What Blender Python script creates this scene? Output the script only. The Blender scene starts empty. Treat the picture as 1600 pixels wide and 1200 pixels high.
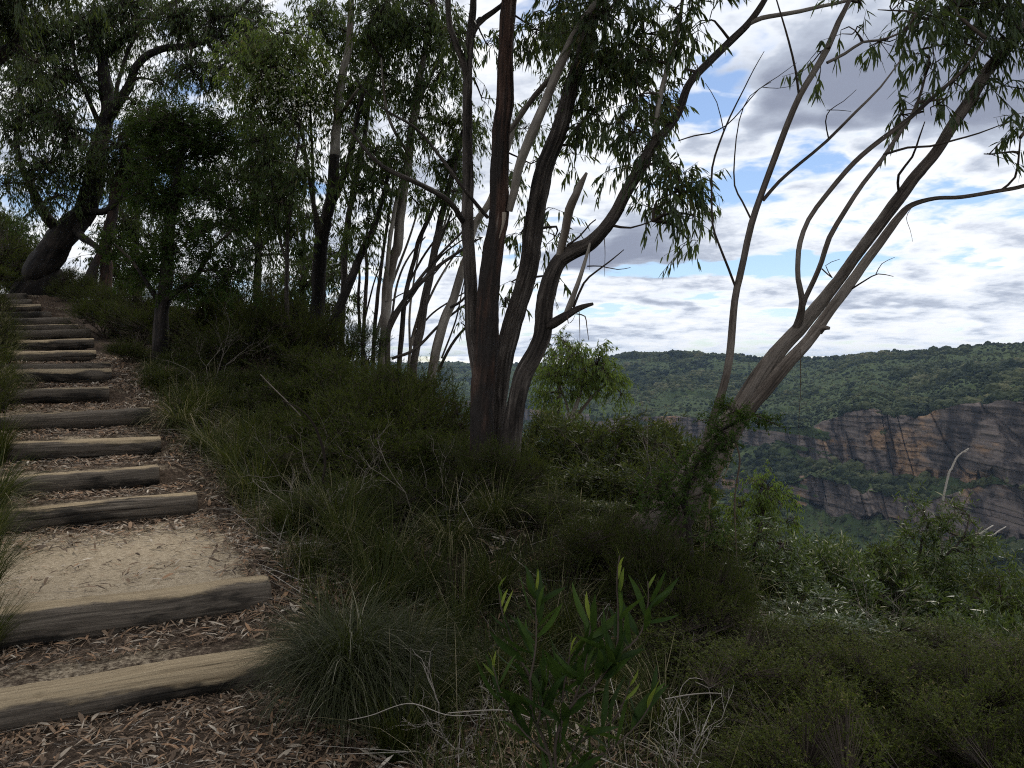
import bpy, math, random
import numpy as np
from mathutils import Vector, Matrix, Quaternion

# ------------------------------------------------------------------ camera
F = 1256.0            # focal length in photograph pixels (1600 wide)
HOR = 565.0           # image row of eye level
EYE = 1.6
scene = bpy.context.scene
C = scene.collection
cam_data = bpy.data.cameras.new('camera')
cam = bpy.data.objects.new('camera', cam_data)
C.objects.link(cam)
cam.location = (0, 0, EYE)
cam.rotation_euler = (math.radians(90), 0, 0)
cam_data.sensor_width = 36.0
cam_data.lens = 36.0 * F / 1600.0
cam_data.shift_y = (HOR - 600.0) / 1600.0
cam_data.clip_start = 0.05
cam_data.clip_end = 20000.0
scene.camera = cam

# ------------------------------------------------------------------ render settings
scene.render.engine = 'CYCLES'
scene.cycles.max_bounces = 6
scene.cycles.diffuse_bounces = 3
scene.cycles.glossy_bounces = 2
scene.cycles.transmission_bounces = 3
scene.cycles.transparent_max_bounces = 4
scene.cycles.volume_bounces = 0
scene.cycles.caustics_reflective = False
scene.cycles.caustics_refractive = False
scene.cycles.use_denoising = False
scene.cycles.filter_width = 1.1
scene.cycles.use_adaptive_sampling = True
scene.cycles.adaptive_threshold = 0.015
scene.view_settings.view_transform = 'Standard'
scene.view_settings.look = 'None'
scene.view_settings.exposure = 0.32
scene.view_settings.gamma = 1.0
scene.view_settings.use_curve_mapping = False


def nd(nt, kind, inputs=None, **props):
    n = nt.nodes.new(kind)
    for k, v in props.items():
        setattr(n, k, v)
    for k, v in (inputs or {}).items():
        if isinstance(v, bpy.types.NodeSocket):
            nt.links.new(v, n.inputs[k])
        else:
            n.inputs[k].default_value = v
    return n


def mth(nt, op, a, b=None, c=None, clamp=False):
    n = nt.nodes.new('ShaderNodeMath')
    n.operation = op
    n.use_clamp = clamp
    for i, v in enumerate((a, b, c)):
        if v is None:
            continue
        if isinstance(v, bpy.types.NodeSocket):
            nt.links.new(v, n.inputs[i])
        else:
            n.inputs[i].default_value = v
    return n.outputs[0]


def mixc(nt, fac, a, b, blend='MIX'):
    n = nt.nodes.new('ShaderNodeMix')
    n.data_type = 'RGBA'
    n.blend_type = blend
    for sock, v in ((n.inputs[0], fac), (n.inputs[6], a), (n.inputs[7], b)):
        if isinstance(v, bpy.types.NodeSocket):
            nt.links.new(v, sock)
        else:
            sock.default_value = v if not isinstance(v, tuple) else (*v[:3], 1.0)
    return n.outputs[2]


def mrange(nt, v, a, b, c=0.0, d=1.0, smooth=True):
    n = nt.nodes.new('ShaderNodeMapRange')
    n.interpolation_type = 'SMOOTHSTEP' if smooth else 'LINEAR'
    nt.links.new(v, n.inputs[0])
    for i, x in enumerate((a, b, c, d)):
        n.inputs[i + 1].default_value = x
    return n.outputs[0]


def ramp(nt, fac, stops):
    n = nt.nodes.new('ShaderNodeValToRGB')
    e = n.color_ramp.elements
    while len(e) < len(stops):
        e.new(0.5)
    for el, (p, c) in zip(e, stops):
        el.position = p
        el.color = (*c, 1.0)
    nt.links.new(fac, n.inputs[0])
    return n.outputs[0]


def noise(nt, vec, scale, detail=4.0, rough=0.55, dist=0.0):
    n = nd(nt, 'ShaderNodeTexNoise', {'Scale': scale, 'Detail': detail, 'Roughness': rough, 'Distortion': dist})
    nt.links.new(vec, n.inputs['Vector'])
    return n.outputs[0]


def vscale(nt, vec, s, off=(0, 0, 0)):
    n = nd(nt, 'ShaderNodeMapping', {'Scale': s, 'Location': off})
    nt.links.new(vec, n.inputs['Vector'])
    return n.outputs[0]


# ------------------------------------------------------------------ sky: blue air and broken cloud
SUN_AZ, SUN_EL = math.radians(28), math.radians(54)   # azimuth measured from the view direction towards the right
world = bpy.data.worlds.new('World')
scene.world = world
world.use_nodes = True
wt = world.node_tree
wt.nodes.clear()
sky = wt.nodes.new('ShaderNodeTexSky')
sky.sky_type = 'NISHITA'
sky.sun_disc = False
sky.sun_elevation = SUN_EL
sky.sun_rotation = SUN_AZ
sky.altitude = 900
sky.air_density = 1.0
sky.dust_density = 0.6
sky.ozone_density = 1.5
tc = wt.nodes.new('ShaderNodeTexCoord')
sep = wt.nodes.new('ShaderNodeSeparateXYZ')
wt.links.new(tc.outputs['Generated'], sep.inputs[0])
zc = mth(wt, 'ADD', mth(wt, 'MAXIMUM', sep.outputs[2], 0.0), 0.15)
cx = mth(wt, 'DIVIDE', sep.outputs[0], zc)
cy = mth(wt, 'DIVIDE', sep.outputs[1], zc)
comb = wt.nodes.new('ShaderNodeCombineXYZ')
wt.links.new(cx, comb.inputs[0])
wt.links.new(cy, comb.inputs[1])
P2 = comb.outputs[0]                                  # a point on the cloud deck


def deck(px, py):
    v = Vector(((px - 800) / F, 1.0, (HOR - py) / F)).normalized()
    z = max(v.z, 0) + 0.15
    return (v.x / z, v.y / z)


def cloud_blob(px, py, wx, wy, amp):
    """one bank of cloud (or a gap, amp < 0) on the cloud deck"""
    c = deck(px, py)
    a = deck(px + wx, py)
    b = deck(px, py - wy)
    sx, sy = abs(a[0] - c[0]), abs(b[1] - c[1])
    dx = mth(wt, 'DIVIDE', mth(wt, 'SUBTRACT', cx, c[0]), sx)
    dy = mth(wt, 'DIVIDE', mth(wt, 'SUBTRACT', cy, c[1]), sy)
    r2 = mth(wt, 'ADD', mth(wt, 'MULTIPLY', dx, dx), mth(wt, 'MULTIPLY', dy, dy))
    return mth(wt, 'MULTIPLY', mth(wt, 'EXPONENT', mth(wt, 'MULTIPLY', r2, -1.0)), amp)


def total(items):
    s = items[0]
    for i in items[1:]:
        s = mth(wt, 'ADD', s, i)
    return s


def noise2(vec, scale, detail, rough):
    n = nd(wt, 'ShaderNodeTexNoise', {'Scale': scale, 'Detail': detail, 'Roughness': rough}, noise_dimensions='2D')
    wt.links.new(vec, n.inputs['Vector'])
    return mth(wt, 'SUBTRACT', n.outputs[0], 0.5)


warp = noise2(P2, 1.6, 3.0, 0.6)
cx = mth(wt, 'ADD', cx, mth(wt, 'MULTIPLY', warp, 0.8))
cy = mth(wt, 'ADD', cy, mth(wt, 'MULTIPLY', warp, -0.9))
comb2 = wt.nodes.new('ShaderNodeCombineXYZ')
wt.links.new(cx, comb2.inputs[0])
wt.links.new(cy, comb2.inputs[1])
PW = comb2.outputs[0]
n_big = noise2(PW, 1.05, 5.0, 0.60)
n_mid = noise2(P2, 3.2, 5.0, 0.60)
gaps = total([cloud_blob(1085, 145, 55, 22, -0.26), cloud_blob(1075, 420, 130, 16, -0.62), cloud_blob(1150, 305, 70, 22, -0.22),
              cloud_blob(1290, 402, 100, 14, -0.34), cloud_blob(440, 305, 45, 22, -0.30)])
banks = total([cloud_blob(1340, 140, 300, 110, 1.05), cloud_blob(1005, 380, 130, 45, 0.95), cloud_blob(1580, 100, 160, 90, 0.45),
               cloud_blob(1040, 468, 110, 14, 0.34), cloud_blob(1380, 470, 170, 14, 0.26)])
dens = total([mth(wt, 'MULTIPLY', n_big, 1.3), mth(wt, 'MULTIPLY', n_mid, 0.75), gaps, mth(wt, 'MULTIPLY', banks, 0.5)])
cover = mrange(wt, dens, -0.26, -0.05)
shade_v = total([mth(wt, 'MULTIPLY', n_mid, 1.25), mth(wt, 'MULTIPLY', n_big, 1.1), banks])
shade = mrange(wt, shade_v, -0.20, 0.80)
ccol = ramp(wt, shade, [(0.0, (1.0, 1.0, 1.0)), (0.22, (0.82, 0.86, 0.93)), (0.5, (0.50, 0.55, 0.65)), (1.0, (0.27, 0.30, 0.39))])
bg_sky = nd(wt, 'ShaderNodeBackground', {'Strength': 0.105})
tint = mixc(wt, 0.14, mixc(wt, 1.0, sky.outputs[0], (0.84, 0.92, 1.02), 'MULTIPLY'), (4.5, 4.9, 5.2))
wt.links.new(tint, bg_sky.inputs[0])
bg_cloud = nd(wt, 'ShaderNodeBackground', {'Strength': 0.90})
wt.links.new(ccol, bg_cloud.inputs[0])
mixs = wt.nodes.new('ShaderNodeMixShader')
wt.links.new(cover, mixs.inputs[0])
wt.links.new(bg_sky.outputs[0], mixs.inputs[1])
wt.links.new(bg_cloud.outputs[0], mixs.inputs[2])
wo = wt.nodes.new('ShaderNodeOutputWorld')
# under the horizon: the dull green of the country all round
bg_low = nd(wt, 'ShaderNodeBackground', {'Color': (0.035, 0.045, 0.035, 1), 'Strength': 1.0})
low = wt.nodes.new('ShaderNodeMixShader')
wt.links.new(mrange(wt, sep.outputs[2], -0.012, -0.002), low.inputs[0])
wt.links.new(bg_low.outputs[0], low.inputs[1])
wt.links.new(mixs.outputs[0], low.inputs[2])
wt.links.new(low.outputs[0], wo.inputs[0])
world.cycles.sampling_method = 'MANUAL'
world.cycles.sample_map_resolution = 512

# ------------------------------------------------------------------ sun, softened by thin cloud
sd = bpy.data.lights.new('sun', 'SUN')
sd.energy = 1.5
sd.angle = math.radians(10)
sd.color = (1.0, 0.95, 0.87)
so = bpy.data.objects.new('sun', sd)
C.objects.link(so)
sv = Vector((math.sin(SUN_AZ) * math.cos(SUN_EL), math.cos(SUN_AZ) * math.cos(SUN_EL), math.sin(SUN_EL)))
so.rotation_euler = (-sv).to_track_quat('-Z', 'Y').to_euler()
so.location = sv * 60

# ================================================================== helpers
rng = np.random.default_rng(11)


def P(px, py, d):
    """the place that stands at depth d (metres in front of the viewer) in the photograph's direction px, py"""
    return np.array([(px - 800.0) / F * d, d, EYE + (HOR - py) / F * d])


def _hash(ix, iy, iz, seed):
    h = (ix * 374761393 + iy * 668265263 + iz * 2147483647 + seed * 974711) & 0xffffffff
    h = ((h ^ (h >> 13)) * 1274126177) & 0xffffffff
    h = ((h ^ (h >> 16)) * 2246822519) & 0xffffffff
    return ((h ^ (h >> 15)) & 0xffff) / 65535.0


def vnoise(x, y, z=0.0, seed=0):
    """value noise in -1..1, vectorised"""
    x, y, z = np.broadcast_arrays(np.asarray(x, float), np.asarray(y, float), np.asarray(z, float))
    fx, fy, fz = np.floor(x), np.floor(y), np.floor(z)
    ix, iy, iz = fx.astype(np.int64), fy.astype(np.int64), fz.astype(np.int64)
    u, v, w = x - fx, y - fy, z - fz
    u, v, w = u * u * (3 - 2 * u), v * v * (3 - 2 * v), w * w * (3 - 2 * w)
    r = 0
    for dx in (0, 1):
        for dy in (0, 1):
            for dz in (0, 1):
                r = r + _hash(ix + dx, iy + dy, iz + dz, seed) * (u if dx else 1 - u) * (v if dy else 1 - v) * (w if dz else 1 - w)
    return r * 2 - 1


def fbm(x, y, z=0.0, octaves=4, seed=0, rough=0.5):
    a, s, r = 1.0, 1.0, 0
    for o in range(octaves):
        r = r + a * vnoise(np.asarray(x) * s, np.asarray(y) * s, np.asarray(z) * s, seed + o * 17)
        a *= rough
        s *= 2.03
    return r


def sstep(x, a, b):
    t = np.clip((np.asarray(x, float) - a) / (b - a), 0, 1)
    return t * t * (3 - 2 * t)


def norm(v):
    return v / np.maximum(np.linalg.norm(v, axis=-1, keepdims=True), 1e-9)


class Geo:
    """collects vertices and faces of ONE mesh"""

    def __init__(self):
        self.v, self.q, self.t, self.var, self.bk, self.n = [], [], [], [], [], 0

    def add(self, v, q=None, t=None, var=None, bk=None):
        v = np.asarray(v, float).reshape(-1, 3)
        if q is not None and len(q):
            self.q.append(np.asarray(q, np.int64) + self.n)
        if t is not None and len(t):
            self.t.append(np.asarray(t, np.int64) + self.n)
        self.v.append(v)
        self.var.append(np.broadcast_to(np.asarray(0.5 if var is None else var, float), (len(v),)))
        self.bk.append(v if bk is None else np.asarray(bk, float))
        self.n += len(v)

    def mesh(self, name, mat, smooth=True):
        me = bpy.data.meshes.new(name)
        if not self.n:
            return me
        v = np.concatenate(self.v)
        q = np.concatenate(self.q) if self.q else np.zeros((0, 4), np.int64)
        t = np.concatenate(self.t) if self.t else np.zeros((0, 3), np.int64)
        me.vertices.add(len(v))
        me.vertices.foreach_set('co', v.astype(np.float32).ravel())
        me.loops.add(q.size + t.size)
        me.loops.foreach_set('vertex_index', np.concatenate([q.ravel(), t.ravel()]).astype(np.int32))
        npoly = len(q) + len(t)
        me.polygons.add(npoly)
        me.polygons.foreach_set('loop_start', np.concatenate([np.arange(len(q)) * 4, q.size + np.arange(len(t)) * 3]).astype(np.int32))
        me.polygons.foreach_set('use_smooth', np.full(npoly, smooth))
        a = me.attributes.new('var', 'FLOAT', 'POINT')
        a.data.foreach_set('value', np.concatenate(self.var).astype(np.float32))
        b = me.attributes.new('bk', 'FLOAT_VECTOR', 'POINT')
        b.data.foreach_set('vector', np.concatenate(self.bk).astype(np.float32).ravel())
        me.update(calc_edges=True)
        me.materials.append(mat)
        return me

    def build(self, name, mat, parent=None, smooth=True):
        o = bpy.data.objects.new(name, self.mesh(name, mat, smooth))
        C.objects.link(o)
        if parent is not None:
            o.parent = parent
            o.matrix_parent_inverse = parent.matrix_basis.inverted()
        return o


def tag(o, label=None, cat=None, group=None, kind=None):
    for k, v in (('label', label), ('category', cat), ('group', group), ('kind', kind)):
        if v:
            o[k] = v
    return o


def thing(name, loc, label, cat, group=None):
    o = bpy.data.objects.new(name, None)
    o.empty_display_size = 0.1
    C.objects.link(o)
    o.location = [float(c) for c in loc]
    return tag(o, label, cat, group)


def link_part(name, me, parent):
    o = bpy.data.objects.new(name, me)
    C.objects.link(o)
    o.parent = parent
    return o


def smooth_line(pts, step):
    """Catmull-Rom through rows of (x, y, z, r)"""
    p = np.asarray(pts, float)
    if len(p) < 3:
        n = max(2, int(np.linalg.norm(p[-1, :3] - p[0, :3]) / step))
        t = np.linspace(0, 1, n + 1)[:, None]
        return p[0] * (1 - t) + p[-1] * t
    e = np.vstack([2 * p[0] - p[1], p, 2 * p[-1] - p[-2]])
    e[:, 3] = np.maximum(e[:, 3], 0.0005)
    out = []
    for i in range(1, len(e) - 2):
        n = max(2, int(np.linalg.norm(e[i + 1, :3] - e[i, :3]) / step))
        t = np.linspace(0, 1, n, endpoint=False)[:, None]
        a, b, c, d = e[i - 1], e[i], e[i + 1], e[i + 2]
        out.append(0.5 * (2 * b + (c - a) * t + (2 * a - 5 * b + 4 * c - d) * t ** 2 + (3 * b - a - 3 * c + d) * t ** 3))
    out.append(p[-1:])
    r = np.vstack(out)
    r[:, 3] = np.maximum(r[:, 3], 0.0005)
    return r


def tube(g, pts, sides=8, step=0.08, rough=0.0, ridge=0.0, seed=0, cap=True, var=0.5, wob=0.0):
    """a tapering limb; rough = lumps, ridge = long bark ridges (both as a share of the radius)"""
    L = smooth_line(pts, step)
    c, r = L[:, :3].copy(), L[:, 3]
    n = len(c)
    s = np.concatenate([[0], np.cumsum(np.linalg.norm(np.diff(c, axis=0), axis=1))])
    if wob:
        for k in range(3):
            c[:, k] += wob * r * fbm(s * 2.2, k * 5.1, seed * 1.7, 2, seed) * sstep(s, 0, 0.2)
    tan = norm(np.gradient(c, axis=0))
    up = np.array([0.31, 0.17, 0.93]) if abs(tan[0] @ np.array([0.31, 0.17, 0.93])) < 0.9 else np.array([1.0, 0, 0])
    a0 = norm(np.cross(tan[0], up))
    A = np.zeros((n, 3))
    A[0] = a0
    for i in range(1, n):
        v = A[i - 1] - tan[i] * (A[i - 1] @ tan[i])
        A[i] = v / max(np.linalg.norm(v), 1e-9)
    B = np.cross(tan, A)
    th = np.linspace(0, 2 * np.pi, sides, endpoint=False)
    ct, st = np.cos(th), np.sin(th)
    rr = np.repeat(r[:, None], sides, 1)
    if rough or ridge:
        S = np.repeat(s[:, None], sides, 1)
        CT, ST = np.broadcast_to(ct, S.shape), np.broadcast_to(st, S.shape)
        m = 1.0
        if rough:
            m = m + rough * fbm(CT * 1.1 + seed, ST * 1.1, S * 3.0, 3, seed)
        if ridge:
            m = m + ridge * (fbm(CT * 4.5 + seed, ST * 4.5, S * 2.2, 3, seed + 5, 0.65) if sides < 40 else fbm(CT * 7 + seed, ST * 7, S * 2.6, 4, seed + 5, 0.75))
        rr = rr * m
    v = c[:, None, :] + rr[..., None] * (A[:, None, :] * ct[None, :, None] + B[:, None, :] * st[None, :, None])
    rm = float(np.mean(r))
    bk = np.stack([np.broadcast_to(ct * rm, (n, sides)), np.broadcast_to(st * rm, (n, sides)), np.repeat(s[:, None], sides, 1) + seed * 3.7], -1)
    i = np.arange(n - 1)[:, None] * sides
    j = np.arange(sides)[None, :]
    k = (j + 1) % sides
    q = np.stack([i + j, i + k, i + sides + k, i + sides + j], -1).reshape(-1, 4)
    v = v.reshape(-1, 3)
    bk = bk.reshape(-1, 3)
    tri = None
    if cap:
        v = np.vstack([v, c[-1:] + tan[-1:] * r[-1] * 0.4])
        bk = np.vstack([bk, [[0, 0, s[-1] + seed * 3.7]]])
        base = (n - 1) * sides
        tri = np.stack([base + np.arange(sides), base + (np.arange(sides) + 1) % sides, np.full(sides, len(v) - 1)], -1)
    g.add(v, q, tri, var, bk)
    return L


def sticks(g, a, b, ra, rb, var=0.5):
    """many straight three-sided twigs at once"""
    a, b = np.asarray(a, float), np.asarray(b, float)
    n = len(a)
    if not n:
        return
    d = norm(b - a)
    u = norm(np.cross(d, np.array([0.3, 0.5, 0.81])))
    w = np.cross(d, u)
    ra, rb = np.broadcast_to(ra, n)[:, None], np.broadcast_to(rb, n)[:, None]
    vs = []
    for base, r in ((a, ra), (b, rb)):
        for k in range(3):
            t = k * 2.0944
            vs.append(base + r * (u * math.cos(t) + w * math.sin(t)))
    v = np.stack(vs, 1).reshape(-1, 3)
    o = np.arange(n)[:, None] * 6
    q = np.concatenate([o + np.array([[k, (k + 1) % 3, 3 + (k + 1) % 3, 3 + k]]) for k in range(3)])
    vv = np.repeat(np.broadcast_to(var, n), 6)
    g.add(v, q, None, vv)


def leaves(g, pos, ax, side, L, W, var, fine=False, sag=0.0, fold=0.15):
    """many leaves at once: pos = stalk, ax = long axis, side = across the blade"""
    n = len(pos)
    if not n:
        return
    ax = norm(ax)
    side = norm(side - ax * np.sum(side * ax, 1, keepdims=True))
    nr = np.cross(ax, side)
    L, W = np.broadcast_to(L, n)[:, None], np.broadcast_to(W, n)[:, None] * 0.5
    dn = np.array([0, 0, -1.0])

    def at(t, w):
        return pos + ax * L * t + side * W * w + nr * (fold * abs(w)) * W + dn * (sag * t * t) * L

    if fine:
        v = np.stack([pos, at(.45, 1), at(1, 0), at(.45, -1)], 1).reshape(-1, 3)
        o = np.arange(n)[:, None] * 4
        g.add(v, o + np.array([[0, 1, 2, 3]]), None, np.repeat(np.broadcast_to(var, n), 4))
    else:
        v = np.stack([pos, at(.28, .9), at(.28, -.9), at(.66, .8), at(.66, -.8), at(1, 0)], 1).reshape(-1, 3)
        o = np.arange(n)[:, None] * 6
        g.add(v, o + np.array([[1, 2, 4, 3]]), np.concatenate([o + np.array([[0, 2, 1]]), o + np.array([[3, 4, 5]])]),
              np.repeat(np.broadcast_to(var, n), 6))


def rdir(n):
    return norm(rng.normal(size=(n, 3)))


def blades(g, base, out, L, W, bend, var, seg=4):
    """grass blades: base point, outward direction (horizontal), length, width, how far they bow over"""
    n = len(base)
    out = norm(out * np.array([1, 1, 0]))
    side = np.cross(out, np.array([0, 0, 1.0]))
    L, W, bend = (np.broadcast_to(x, n)[:, None] for x in (L, W, bend))
    rows, p = [], base.copy()
    ang = np.full((n, 1), 0.12) + bend * 0.12
    for k in range(seg + 1):
        w = W * (1 - (k / seg) ** 1.6) * 0.5 + 0.0004
        rows.append(p - side * w)
        rows.append(p + side * w)
        p = p + (out * np.sin(ang) + np.array([0, 0, 1.0]) * np.cos(ang)) * L / seg
        ang = ang + bend / seg
    v = np.stack(rows, 1).reshape(-1, 3)
    o = np.arange(n)[:, None] * (2 * seg + 2)
    q = np.concatenate([o + np.array([[2 * k, 2 * k + 1, 2 * k + 3, 2 * k + 2]]) for k in range(seg)])
    g.add(v, q, None, np.repeat(np.broadcast_to(var, n), 2 * seg + 2))


# ================================================================== materials
def new_mat(name):
    m = bpy.data.materials.new(name)
    m.use_nodes = True
    nt = m.node_tree
    nt.nodes.clear()
    out = nt.nodes.new('ShaderNodeOutputMaterial')
    return m, nt, out


def attr(nt, name):
    return nd(nt, 'ShaderNodeAttribute', attribute_name=name)


def bump(nt, h, strength, dist=0.02):
    n = nd(nt, 'ShaderNodeBump', {'Strength': strength, 'Distance': dist})
    nt.links.new(h, n.inputs['Height'])
    return n.outputs[0]


def leaf_mat(name, stops, rough=0.42, trans=0.35, tcol=(0.16, 0.20, 0.03), spec=0.5):
    m, nt, out = new_mat(name)
    var = attr(nt, 'var').outputs['Fac']
    obj = nd(nt, 'ShaderNodeObjectInfo').outputs['Random']
    v = mth(nt, 'ADD', var, mth(nt, 'MULTIPLY', mth(nt, 'SUBTRACT', obj, 0.5), 0.18), clamp=True)
    col = ramp(nt, v, stops)
    p = nt.nodes.new('ShaderNodeBsdfDiffuse')
    nt.links.new(col, p.inputs[0])
    sh = p.outputs[0]
    if trans > 0:
        t = nt.nodes.new('ShaderNodeBsdfTranslucent')
        nt.links.new(mixc(nt, 0.55, col, tcol), t.inputs[0])
        mx = nd(nt, 'ShaderNodeMixShader', {0: trans})
        nt.links.new(sh, mx.inputs[1])
        nt.links.new(t.outputs[0], mx.inputs[2])
        sh = mx.outputs[0]
    gl = nd(nt, 'ShaderNodeBsdfGlossy', {'Roughness': rough, 'Color': (1, 1, 1, 1)})
    lw = nd(nt, 'ShaderNodeLayerWeight', {'Blend': .5})
    f4 = mth(nt, 'POWER', lw.outputs['Facing'], 4.0)
    mg = nt.nodes.new('ShaderNodeMixShader')
    nt.links.new(mth(nt, 'MULTIPLY_ADD', f4, .24 * spec, .035 * spec), mg.inputs[0])
    nt.links.new(sh, mg.inputs[1])
    nt.links.new(gl.outputs[0], mg.inputs[2])
    nt.links.new(mg.outputs[0], out.inputs[0])
    return m


def bark_mat(name, stops, fib=26.0, stretch=0.07, depth=0.6, patch=None, rough=0.85):
    m, nt, out = new_mat(name)
    bk = attr(nt, 'bk').outputs['Vector']
    a = noise(nt, vscale(nt, bk, (1, 1, stretch)), fib, 6.0, 0.65, 0.4)
    b = noise(nt, vscale(nt, bk, (1, 1, 0.35)), 5.0, 4.0, 0.6)
    fine = noise(nt, vscale(nt, bk, (1, 1, 0.2)), fib * 4, 3.0, 0.6)
    f = total_nt(nt, [mth(nt, 'MULTIPLY', a, 0.6), mth(nt, 'MULTIPLY', b, 0.4)])
    f = mrange(nt, f, 0.38, 0.62, smooth=False)  # strong contrast darkens the crevices, their shade painted into the bark colour
    col = ramp(nt, f, stops)
    if patch:
        pm = mrange(nt, noise(nt, vscale(nt, bk, (1, 1, 0.25), (4, 4, 4)), 3.0, 4.0, 0.6), 0.48, 0.60)
        col = mixc(nt, pm, col, patch)
    col = mixc(nt, 0.5, col, mixc(nt, 1.0, col, ramp(nt, fine, [(0.3, (0.5, 0.5, 0.5)), (0.7, (1.4, 1.4, 1.4))]), 'MULTIPLY'))
    p = nd(nt, 'ShaderNodeBsdfPrincipled', {'Roughness': rough, 'Specular IOR Level': 0.25})
    nt.links.new(col, p.inputs['Base Color'])
    nt.links.new(bump(nt, total_nt(nt, [a, mth(nt, 'MULTIPLY', fine, 0.3)]), depth, 0.03), p.inputs['Normal'])
    nt.links.new(p.outputs[0], out.inputs[0])
    return m


def total_nt(nt, items):
    s = items[0]
    for i in items[1:]:
        s = mth(nt, 'ADD', s, i)
    return s


def plain_mat(name, stops, rough=0.8, spec=0.3, trans=0.0):
    """colour from each piece's own 'var' value"""
    return leaf_mat(name, stops, rough, trans, (0.3, 0.2, 0.1), spec)


M = {}
M['gum'] = leaf_mat('gum_leaf', [(0, (.020, .034, .016)), (.5, (.046, .072, .028)), (.85, (.085, .110, .040)), (1, (.17, .12, .05))], .38, .36)
M['gum_grey'] = leaf_mat('grey_green_gum_leaf', [(0, (.022, .038, .014)), (.5, (.052, .082, .024)), (.9, (.10, .13, .040)), (1, (.15, .11, .05))], .44, .40, (.14, .19, .02), .35)
M['gum_fresh'] = leaf_mat('fresh_gum_leaf', [(0, (.055, .090, .022)), (.5, (.115, .170, .038)), (.85, (.19, .22, .06)), (1, (.24, .16, .06))], .40, .48, (.20, .28, .03))
M['needle'] = leaf_mat('cypress_foliage', [(0, (.014, .030, .006)), (.5, (.034, .064, .012)), (1, (.080, .115, .022))], .55, .36, (.10, .15, .015), .2)
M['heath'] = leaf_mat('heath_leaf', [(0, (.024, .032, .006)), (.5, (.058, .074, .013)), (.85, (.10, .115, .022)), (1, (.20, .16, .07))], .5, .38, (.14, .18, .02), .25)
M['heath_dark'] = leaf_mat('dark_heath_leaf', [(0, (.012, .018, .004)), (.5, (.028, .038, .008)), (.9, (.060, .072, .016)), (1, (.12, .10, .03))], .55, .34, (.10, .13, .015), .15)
M['narrow'] = leaf_mat('narrow_leaf', [(0, (.020, .036, .010)), (.5, (.048, .076, .020)), (.8, (.095, .125, .04)), (.92, (.16, .17, .08)), (1, (.48, .44, .30))], .34, .38, (.14, .19, .03), .75)  # palest stop is the glint on the leaves, put into their colour
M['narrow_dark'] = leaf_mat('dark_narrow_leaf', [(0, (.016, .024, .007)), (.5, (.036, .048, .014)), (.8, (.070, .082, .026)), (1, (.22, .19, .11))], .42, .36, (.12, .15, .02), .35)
M['wattle'] = leaf_mat('wattle_leaf', [(0, (.020, .026, .008)), (.2, (.012, .026, .006)), (.6, (.022, .045, .010)), (.8, (.055, .095, .018)), (1, (.24, .28, .04))], .5, .32, (.10, .16, .02), .22)
M['grass'] = leaf_mat('grass_blade', [(0, (.014, .022, .005)), (.5, (.032, .042, .009)), (.75, (.075, .075, .022)), (1, (.32, .27, .17))], .55, .30, (.12, .14, .02), .2)
M['straw'] = leaf_mat('straw_blade', [(0, (.020, .026, .010)), (.45, (.050, .054, .028)), (.8, (.12, .115, .075)), (1, (.36, .33, .25))], .55, .25, spec=.25)
M['flower'] = leaf_mat('white_blossom', [(0, (.6, .58, .5)), (1, (.8, .78, .7))], .6, .3, (.7, .68, .6))
M['litter'] = plain_mat('fallen_leaf', [(0, (.040, .028, .020)), (.25, (.110, .076, .052)), (.5, (.20, .138, .092)), (.66, (.30, .175, .100)), (.74, (.25, .20, .15)), (.92, (.40, .34, .27)), (1, (.58, .51, .42))], .6, .3)
M['deadwood'] = plain_mat('dead_wood', [(0, (.10, .085, .07)), (.5, (.22, .19, .16)), (1, (.46, .42, .37))], .8, .2)
M['twig'] = plain_mat('twig_bark', [(0, (.020, .015, .012)), (.5, (.042, .032, .025)), (1, (.085, .066, .052))], .8, .2)
M['bark_red'] = bark_mat('red_stringy_bark', [(0, (.010, .007, .006)), (.3, (.028, .018, .014)), (.6, (.075, .040, .028)), (.85, (.115, .068, .050)), (1, (.19, .145, .118))], 42, .05, 1.0, (.030, .024, .021))
M['bark_grey'] = bark_mat('grey_brown_bark', [(0, (.010, .008, .007)), (.35, (.034, .027, .023)), (.7, (.080, .065, .055)), (1, (.18, .152, .132))], 40, .06, 1.0, (.095, .078, .066))
M['bark_pale'] = bark_mat('smooth_pale_bark', [(0, (.12, .10, .082)), (.4, (.21, .18, .15)), (.75, (.29, .255, .215)), (1, (.38, .345, .30))], 12, .10, .18, (.11, .085, .066), .6)
M['bark_lean'] = bark_mat('brown_ribbon_bark', [(0, (.020, .015, .012)), (.3, (.062, .048, .038)), (.65, (.130, .105, .086)), (1, (.23, .195, .165))], 26, .035, .7, (.165, .140, .118))
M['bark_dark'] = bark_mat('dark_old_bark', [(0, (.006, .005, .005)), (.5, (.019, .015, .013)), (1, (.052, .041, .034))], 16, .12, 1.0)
M['strip'] = plain_mat('peeling_bark', [(0, (.06, .042, .032)), (.5, (.15, .11, .08)), (1, (.34, .28, .22))], .7, .25)


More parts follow.
